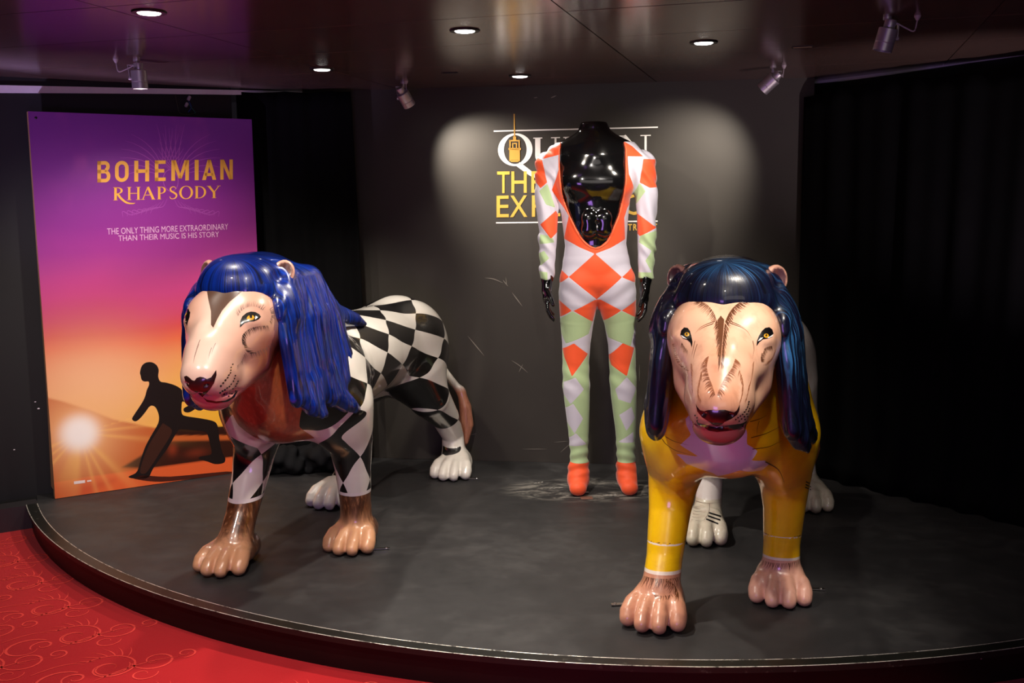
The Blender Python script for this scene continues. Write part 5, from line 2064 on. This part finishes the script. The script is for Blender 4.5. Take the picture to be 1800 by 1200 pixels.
# paws: reddish hair strokes under the cuffs
st = Strokes(LION2)
st.comb([(1130, 1012), (1150, 1017), (1175, 1018), (1196, 1014)], [110, 95, 85, 75], 18, 40, .0011, .4, .35, seed=26)
st.comb([(1175, 1020), (1186, 1030), (1192, 1045)], [100, 80], 17, 22, .0011, .6, .4, seed=27)
st.comb([(1150, 1045), (1165, 1048), (1180, 1046)], [90, 80], 10, 14, .0009, .6, .5, seed=28)
st.comb([(1340, 985), (1360, 990), (1385, 990), (1408, 984)], [110, 90, 75], 13, 34, .0010, .4, .3, seed=29)
st.build('fur_stroke', M['p_brown'], lion2)['label'] = 'reddish brown painted hair on the front paws'
# jacket folds, straps
st = Strokes(LION2)
for pts, ww in [([(1180, 716), (1198, 724), (1215, 731)], .0016), ([(1176, 737), (1195, 744), (1220, 757), (1240, 768)], .0016), ([(1164, 772), (1172, 782), (1190, 793), (1222, 802)], .0017), ([(1170, 768), (1185, 776), (1210, 783)], .0014),
                ([(1318, 742), (1335, 737), (1348, 730)], .0015), ([(1320, 770), (1345, 763), (1372, 750)], .0015), ([(1322, 790), (1350, 786), (1375, 775)], .0015), ([(1334, 741), (1331, 752), (1330, 765)], .0013), ([(1345, 812), (1368, 826), (1378, 848)], .002),
                ([(1168, 690), (1180, 694), (1196, 690)], .0012)]:
    st.stroke([tuple(q) for q in catmull(pts, 6)], ww)
st.build('jacket_fold', M['p_line'], lion2)['label'] = 'brown painted fold and seam lines of the jacket'
# shoes on the hind feet: three black bands, laces, collar line
for a, b, c, d in [((1246.5, 900.5), (1267.5, 907), (1267, 909.8), (1246, 903.3)), ((1244.5, 906), (1266.5, 913.5), (1266, 916.3), (1244, 908.6)), ((1241.5, 911.5), (1263, 920), (1262.4, 922.8), (1241, 914.2))]:
    decal('shoe_band', LION2, [a, b, c, d], M['p_black'], lion2, .0009, 2.0)
for a, b, c, d in [((1416, 846), (1425, 850), (1425, 852), (1416, 848)), ((1415.5, 851), (1425.5, 855.5), (1425.5, 857.5), (1415.5, 853)), ((1415, 856), (1425.5, 860.5), (1425.5, 862.5), (1415, 858))]:
    decal('shoe_band', LION2, [a, b, c, d], M['p_black'], lion2, .0009, 2.0)
st = Strokes(LION2)
for k in range(6):
    y = 888 + 5.2 * k
    st.stroke([(1221 - k * 1.0, y), (1228 - k * .9, y + 1.6), (1237 - k * 1.2, y + 1.2)], .0012)
st.stroke([tuple(q) for q in catmull([(1223, 881), (1240, 885), (1268, 884)], 5)], .0013)
st.stroke([tuple(q) for q in catmull([(1247, 886), (1246, 900), (1238, 914), (1228, 917)], 5)], .0011)
st.build('shoe_stitching', M['p_grey'], lion2)['label'] = 'grey painted shoe laces and collar line'


# steel fixing plates at the paws
def plate(P, root, px, length, ang):
    p = onz(px[0], px[1], 0)
    q = lion_local(P).inverted() @ Vector(p)
    bm = bmesh.new()
    Mx = Matrix.Translation((q.x, q.y, 0)) @ Matrix.Rotation(ang - P[0], 4, 'Z')
    box(bm, (-length, -.008, .001), (.012, .008, .004), Mx)
    v = []
    lathe(bm, [(0, .0075), (.004, .007), (.0055, .004)], 10, Mx @ Matrix.Translation((0.0, 0, 0)))
    bm_obj('fixing_plate', bm, M['steel'], root)


plate(LION1, lion1, (679, 965), .05, .1)
plate(LION1, lion1, (838, 842.5), .06, -.1)
plate(LION2, lion2, (1443, 1037), .055, -.15)
plate(LION2, lion2, (1081, 1064), .05, math.pi + .1)
# ================================================================== the mannequin in its stage costume
MY = 4.44                                             # plan depth of the figure's middle


def mpt(px, py, Y=None):
    return ony(px, py, MY if Y is None else Y)


NK = mpt(1044, 222)
MX = float(mpt(1049, 500)[0])
mroot = thing('mannequin', 'headless glossy black mannequin in an orange, white and pale green harlequin jumpsuit', 'mannequin', (MX, MY, 0.004))


def ml(px, py, dy=0.0):
    """photo pixel to mannequin space on its middle plane"""
    q = mpt(px, py, MY + dy)
    return (q[0] - MX, dy, q[2])


def L(px, py, r, dy=0.0):
    return (*ml(px, py, dy), r)


def sculpt_mannequin(grow=0.0, suit=False):
    S = Sculpt((-.33, -.20, -.01), (.33, .19, 1.66), 0.0048)
    g = grow
    fl = (1.0, .68, 1.0)
    # torso
    S.chain([L(1046, 292, .150 + g), L(1046, 335, .152 + g), L(1046, 385, .140 + g), L(1047, 432, .130 + g), L(1048, 468, .144 + g), L(1049, 480, .140 + g)], .03, fl)
    for s, px in ((-1, 1000), (1, 1095)):
        S.chain([L(1046 + s * 12, 262, .055 + g), L(1046 + s * 52, 272, .058 + g), L(1046 + s * 80, 290, .047 + g)], .05, (1, .9, 1))
        S.ell(tuple(np.array(ml(1046 + s * 30, 320)) + [0, -.055, 0]), (.085 + g, .055 + g, .065 + g), .05)      # chest
    S.chain([L(1045, 275, .085 + g), L(1045, 248, .060 + g)], .06)
    # arms
    for s, P in ((-1, [(963, 293, .047), (960, 335, .046), (962, 380, .040), (963, 420, .037), (962, 460, .032), (962, 490, .028)]),
                 (1, [(1131, 293, .047), (1136, 335, .046), (1137, 380, .040), (1137, 420, .038), (1136, 460, .033), (1135, 492, .029)])):
        S.chain([L(x, y, r + g, .005 - .00018 * (y - 293)) for x, y, r in P], .03)
    # legs
    for P in ([(1022, 498, .094), (1017, 530, .084), (1014, 565, .071), (1013, 605, .060), (1012, 640, .056), (1013, 680, .058), (1015, 720, .051), (1017, 760, .043), (1018, 800, .037), (1018, 822, .036)],
              [(1078, 498, .094), (1084, 530, .083), (1090, 565, .068), (1093, 605, .058), (1094, 640, .056), (1096, 680, .058), (1098, 720, .051), (1100, 760, .043), (1100, 800, .038), (1101, 822, .037)]):
        S.chain([L(x, y, r + g, .012 * math.sin((y - 530) / 290 * 3.1)) for x, y, r in P], .018)
    # feet, heel a little raised
    for s, px, py in ((-1, 1017, 848), (1, 1103, 848)):
        c = ml(px, 824)
        t_ = np.array([c[0] + s * .004 - .004, -.085, .028])
        S.cone((c[0], 0.015, c[2] + .0), (c[0] + s * .002, -.02, .065), .038 + g, .040 + g, .03)
        S.cone((c[0], .02, .05), tuple(t_), .036 + g, .029 + g, .03, (1.22, 1, 1))
    if not suit:
        # neck with a flat cap
        S.chain([L(1045, 255, .058), L(1044, 236, .056), L(1044, 226, .060)], .02)
        zt = ml(1044, 218)[2]
        k = int((zt - S.lo[2]) / S.h)
        S.f[:, :, k - 2:] = np.maximum(S.f[:, :, k - 2:], (S.ax[2][k - 2:] - zt)[None, None, :])
        # modelled chest and belly
        for s in (-1, 1):
            S.ell(tuple(np.array(ml(1046 + s * 14, 385)) + [0, -.098, 0]), (.03, .012, .03), .02)
            S.ell(tuple(np.array(ml(1046 + s * 14, 405)) + [0, -.094, 0]), (.03, .012, .026), .02)
        # hands
        for s, w0, w1 in ((-1, (962, 490), (961, 512)), (1, (1135, 492), (1133, 513))):
            a, b = np.array(ml(*w0, -.03)), np.array(ml(*w1, -.045))
            S.cone(tuple(a), tuple(b - [0, 0, 0]), .024, .022, .015)
            palm = b + np.array([0, -.004, -.030])
            S.chain([(*b, .022), (*palm, .030)], .012, (.62, 1.05, 1.0))
            for i, (oy, ln) in enumerate(((-.030, .072), (-.010, .080), (.010, .074), (.029, .060))):
                p0 = palm + np.array([0, oy, -.018])
                p1 = p0 + np.array([-s * .003, oy * .15 - .004, -ln * .45])
                p2 = p1 + np.array([-s * .012, -.004, -ln * .33])
                p3 = p2 + np.array([-s * .014, -.002, -ln * .20])
                S.chain([(*p0, .0098), (*p1, .0092), (*p2, .0082), (*p3, .0066)], .004)
            p0 = b + np.array([-s * .006, -.022, -.006])
            p1 = p0 + np.array([-s * .010, -.020, -.026])
            p2 = p1 + np.array([-s * .010, -.008, -.026])
            S.chain([(*p0, .0125), (*p1, .0108), (*p2, .0085)], .008)
    return S


SBODY = sculpt_mannequin(-.006)
BV, BQ = SBODY.mesh()
t = NT('black_gloss_mannequin')
M['mann'] = t.done(lin((9, 9, 10)), .12, 0, .6, .6, t.bump(t.noise(t.coord(), 12, 2), .03, .004))
link_mesh('body', mesh_from_np('body', BV, BQ), M['mann'], mroot)
bm = bmesh.new()
zt = ml(1044, 218)[2]
xc = ml(1044, 218)[0]
lathe(bm, [(0, .004), (.050, .004), (.056, .0015), (.057, -.002), (0, -.002)], 36, Matrix.Translation((xc, 0, zt)))
bm_obj('neck_cap', bm, M['mann'], mroot, angle=40)

# the suit: the same figure a little larger, cut open in front and at the wrists
SS = sculpt_mannequin(.002, True)
OPEN = [(990, 244), (986, 262), (985, 290), (986, 320), (989, 340), (996, 362), (1003, 381), (1014, 404), (1027, 424), (1037, 433), (1046, 437), (1056, 434), (1067, 425), (1077, 405), (1088, 380), (1095, 350), (1098.5, 320), (1100, 290),
        (1100, 262), (1097, 244), (1080, 205), (1010, 205)]
OP = np.array([ml(*q, -.09)[::2] for q in OPEN])
Xg, Zg = np.meshgrid(SS.ax[0], SS.ax[2], indexing='ij')
sd = poly_sd(Xg.ravel().astype(float), Zg.ravel().astype(float), OP).reshape(Xg.shape).astype(np.float32)
cut = np.broadcast_to(-sd[:, None, :], SS.f.shape).copy()
cut[:, SS.ax[1] > .055, :] = -1
SS.f = np.maximum(SS.f, cut)
# collar line behind the neck, and the cuffs
zc_ = ml(1044, 252)[2]
SS.f = np.maximum(SS.f, (SS.ax[2] - zc_)[None, None, :].astype(np.float32))
zcuf = ml(962, 491)[2]
xa = np.abs(SS.ax[0]) > .175
arm_cut = np.where(xa[:, None, None], (zcuf - SS.ax[2])[None, None, :], -1.0)
legs_ok = (SS.ax[2] < .55)
arm_cut[:, :, legs_ok] = np.where(xa[:, None, None], 1.0, -1.0)
SS.f = np.maximum(SS.f, arm_cut.astype(np.float32))
# cloth: folds across the sleeves, ankles and hips
X, Y, Z = np.meshgrid(*SS.ax, indexing='ij')
ax_ = np.abs(X)
fold = .0052 * sstep(.17, .20, ax_) * np.sin(Z * 62 + X * 110 + 2.5 * np.sin(Z * 17 + 1) + 2 * np.sin(Y * 30)) * (.35 + .65 * np.sin(Z * 23 + X * 9) ** 2) * sstep(.7, .85, Z)
fold += .0026 * sstep(.30, .12, Z) * sstep(.06, .09, Z) * np.sin(Z * 130 + 30 * X * np.sign(X) + Y * 40)
fold += .0018 * sstep(.12, .0, np.abs(Z - .5)) * np.sin(Z * 80 + X * 50)
fold += .0020 * np.exp(-((Z - .88) / .05) ** 2) * np.sin((np.abs(X) * 60 - Z * 70))
SS.f += fold.astype(np.float32)
SV, SQ = SS.mesh()


def c6(x, y):
    return (840 + x / 3.43, 180 + y / 3.43)


def c7(x, y):
    return (920 + x / 2.857, 480 + y / 2.857)


ORANGE = [
    [c6(x, y) for x, y in [(545, 232), (430, 290), (392, 345), (500, 318), (490, 400), (470, 470), (446, 535), (520, 640), (548, 690), (522, 828), (612, 878), (702, 916), (800, 880), (892, 830), (884, 700), (905, 640), (935, 600), (940, 520), (905, 440), (902, 330), (1000, 330), (935, 270), (868, 232), (708, 600)]],
    [c6(x, y) for x, y in [(702, 914), (864, 1056), (716, 1192), (547, 1056)]],
    [c6(x, y) for x, y in [(470, 985), (548, 1056), (470, 1118)]], [c6(x, y) for x, y in [(864, 1056), (950, 990), (955, 1095)]],
    [c6(x, y) for x, y in [(340, 320), (388, 352), (418, 488), (378, 522), (340, 470)]],
    [c6(x, y) for x, y in [(376, 742), (472, 658), (500, 700), (500, 770), (440, 828)]],
    [c6(x, y) for x, y in [(1000, 346), (1080, 346), (1090, 515), (1040, 520), (978, 488)]],
    [c6(x, y) for x, y in [(952, 664), (1060, 748), (1090, 756), (980, 812), (940, 760)]],
    [c7(x, y) for x, y in [(160, 125), (242, 192), (170, 240)]],
    [c7(x, y) for x, y in [(250, 192), (362, 136), (376, 150), (352, 252)]], [c7(x, y) for x, y in [(366, 138), (386, 136), (490, 190), (402, 250), (372, 170)]],
    [c7(x, y) for x, y in [(492, 190), (580, 135), (580, 236)]],
    [c7(x, y) for x, y in [(199, 390), (254, 358), (328, 415), (245, 526), (208, 432)]], [c7(x, y) for x, y in [(432, 426), (500, 357), (562, 384), (521, 524), (446, 472)]],
    [c7(x, y) for x, y in [(180, 966), (345, 966), (345, 1120), (180, 1120)]], [c7(x, y) for x, y in [(450, 964), (600, 964), (600, 1120), (450, 1120)]],
]
GREEN = [
    [c6(x, y) for x, y in [(370, 540), (420, 494), (468, 640), (412, 622)]], [c6(x, y) for x, y in [(978, 490), (1012, 540), (936, 656), (920, 600)]],
    [c6(x, y) for x, y in [(372, 860), (376, 800), (448, 815), (462, 850)]], [c6(x, y) for x, y in [(340, 930), (400, 900), (430, 945), (380, 990)]],
    [c6(x, y) for x, y in [(340, 1020), (420, 1030), (420, 1100), (340, 1100)]],
    [c6(x, y) for x, y in [(984, 806), (1090, 775), (1090, 1100), (1010, 960), (1050, 900), (975, 850)]], [c6(x, y) for x, y in [(950, 1030), (1090, 1030), (1090, 1110), (950, 1110)]],
    [c7(x, y) for x, y in [(180, 240), (245, 194), (350, 248), (330, 312), (215, 362), (186, 300)]], [c7(x, y) for x, y in [(404, 248), (490, 193), (580, 232), (560, 300), (540, 378), (500, 358), (430, 332)]],
    [c7(x, y) for x, y in [(180, 392), (204, 398), (245, 526), (332, 412), (345, 970), (180, 970)]], [c7(x, y) for x, y in [(432, 420), (521, 524), (566, 384), (600, 400), (600, 970), (430, 970)]],
]
WHITE = [[c7(x, y) for x, y in p] for p in (
    [(204, 560), (262, 530), (306, 592), (238, 668), (203, 620)], [(213, 692), (252, 664), (302, 740), (258, 816), (221, 762)], [(229, 846), (266, 814), (322, 872), (235, 884)],
    [(464, 592), (521, 528), (574, 590), (541, 662), (480, 642)], [(484, 722), (546, 680), (566, 740), (520, 802)], [(500, 846), (556, 808), (560, 862), (480, 862)])]


def field(polys, dy=-.06):
    d = np.full(len(SV), 1.0)
    for p in polys:
        q = np.array([ml(*c, dy)[::2] for c in p])
        d = np.minimum(d, poly_sd(SV[:, 0], SV[:, 2], q))
    return d


fo, fg, fw = field(ORANGE), field(GREEN), field(WHITE)
me = mesh_from_np('jumpsuit', SV, SQ)
set_attr(me, 'orange', -fo)
set_attr(me, 'green', np.minimum(-fg, fw))
set_attr(me, 'seam', np.minimum(np.abs(fo), np.abs(np.maximum(fg, -fw))))
sat = sstep(ml(1049, 300)[2], ml(1049, 380)[2], SV[:, 2])
set_attr(me, 'deep', sat)
t = NT('stretch_jersey_harlequin')
geo = t.coord()
weave = t.noise(t.mapping(geo, (1, 1, 1.6)), 420, 2)
wht = lin((196, 192, 205))
col = t.mix(t.math('GREATER_THAN', t.attr('green'), 0.0), wht, lin((168, 192, 144)))
org = lin((234, 84, 38))
col = t.mix(t.math('GREATER_THAN', t.attr('orange'), 0.0), col, org)
hem = t.maprange(t.attr('seam'), .0004, .0022, .72, 1.0)
bmp = t.n('ShaderNodeBump', {'Strength': .35, 'Distance': .0015, 'Height': t.math('ADD', t.math('MULTIPLY', weave, .3), t.maprange(t.attr('seam'), 0, .003, 0, 1))}).outputs[0]
M['suit'] = t.done(col, .6, 0, 0, .35, bmp, sheen=.25)
link_mesh('jumpsuit', me, M['suit'], mroot)['label'] = 'orange, white and pale green harlequin jumpsuit open to the waist'
# rolled edge round the neckline
rim = []
bvs = BVHTree.FromPolygons([tuple(v) for v in SV], [tuple(q) for q in SQ])
for q in catmull(OPEN[:20], 5):
    a = Vector(ml(q[0], q[1], -.09))
    h_ = None
    for k in range(1):
        c_ = Vector((OP[:, 0].mean(), 0, a.z))
        out = Vector((a.x - c_.x, 0, 0))
        p = Vector((a.x + (.004 if a.x > c_.x else -.004), -.3, a.z - (.003 if a.z < ml(1046, 400)[2] else 0)))
        hh = bvs.ray_cast(p, Vector((0, 1, 0)), .33)
        if hh[0] is not None:
            h_ = hh[0]
    if h_ is not None:
        rim.append(h_ + Vector((0, -.001, 0)))
if len(rim) > 8:
    bm = bmesh.new()
    tube(bm, rim, .0024, 7)
    bm_obj('neckline_piping', bm, plain('orange_piping', (238, 104, 56), .6, sheen=.2), mroot, smooth=True)

# clear tape and foil scraps on the deck at its feet
t = NT('clear_tape')
M['tape'] = t.done(lin((150, 148, 142)), .18, 0, .6, .6, t.bump(t.noise(t.coord(), 60, 3), .5, .002))
for i, (px, py, ln, wd, an, lab) in enumerate([(1022, 865, .07, .022, -.25, 'clear tape strip on the deck just in front of the left orange foot'), (1072, 871, .06, .03, .15, 'crumpled clear tape patch on the deck between the two orange feet'),
                                              (1096, 871, .04, .018, -.1, 'short clear tape strip on the deck in front of the right orange foot'), (978, 858, .06, .016, .1, 'thin clear tape strip on the deck left of the left orange foot'),
                                              (946, 849, .05, .012, .5, 'small curl of clear tape farthest left of the mannequin')]):
    p = onz(px, py, 0)
    bm = bmesh.new()
    r = random.Random(i + 40)
    n = 7
    top, low = [], []
    for k in range(n):
        s = (k / (n - 1) - .5) * ln
        z = .0014 + .0022 * abs(math.sin(k * 1.7 + i))
        w_ = wd * .5 * r.uniform(.75, 1)
        top.append([bm.verts.new((s, w_, z)), bm.verts.new((s, -w_, z * .8 + .0004))])
        low.append([bm.verts.new((s, w_, z - .0006)), bm.verts.new((s, -w_, z * .8 - .0002))])
    for k in range(n - 1):
        bm.faces.new([top[k][0], top[k][1], top[k + 1][1], top[k + 1][0]])
        bm.faces.new([low[k][0], low[k + 1][0], low[k + 1][1], low[k][1]])
        bm.faces.new([top[k][0], top[k + 1][0], low[k + 1][0], low[k][0]])
        bm.faces.new([top[k][1], low[k][1], low[k + 1][1], top[k + 1][1]])
    o = bm_obj('tape_strip', bm, M['tape'], None, smooth=False)
    o.location = (p[0], p[1], 0)
    o.rotation_euler = (0, 0, an)
    tag(o, lab, 'tape', 'tape scraps at the mannequin feet')
bm = bmesh.new()
p = onz(1031, 875, 0)
box(bm, (-.026, -.022, .0004), (.026, .022, .0016))
bmesh.ops.bevel(bm, geom=bm.edges[:], offset=.0004, segments=1)
o = bm_obj('tape_strip', bm, plain('brown_paper_tape', (112, 78, 66), .5), None)
o.location = (p[0], p[1], 0)
o.rotation_euler = (0, 0, .05)
tag(o, 'brown square of tape on the deck below the left orange foot', 'tape', 'tape scraps at the mannequin feet')

# heap of black cloth behind the harlequin lion
hp = onz(540, 836, 0)
S = Sculpt((-.34, -.16, -.02), (.34, .18, .26), .009)
r = random.Random(5)
for k in range(16):
    x = r.uniform(-.24, .24)
    hgt = .15 * (1 - (x / .30) ** 2)
    S.ell((x, r.uniform(-.05, .07), hgt * r.uniform(.2, .8)), (r.uniform(.05, .10), r.uniform(.04, .08), r.uniform(.025, .05)), .03, rot=Matrix.Rotation(r.uniform(-.7, .7), 3, 'Y'))
X, Y, Z = np.meshgrid(*S.ax, indexing='ij')
S.f += (.008 * np.sin(X * 38 + Z * 55 + 2 * np.sin(Y * 24)) + .004 * np.sin(X * 90 - Z * 70 + Y * 40)).astype(np.float32)
S.f = np.maximum(S.f, (.003 - S.ax[2])[None, None, :].astype(np.float32))
V_, Q_ = S.mesh()
o = link_mesh('cloth_heap', mesh_from_np('cloth_heap', V_, Q_), M['black_cloth'], None)
o.location = (hp[0], hp[1] + .06, 0)
tag(o, 'crumpled heap of black cloth on the deck behind the harlequin lion', 'cloth')
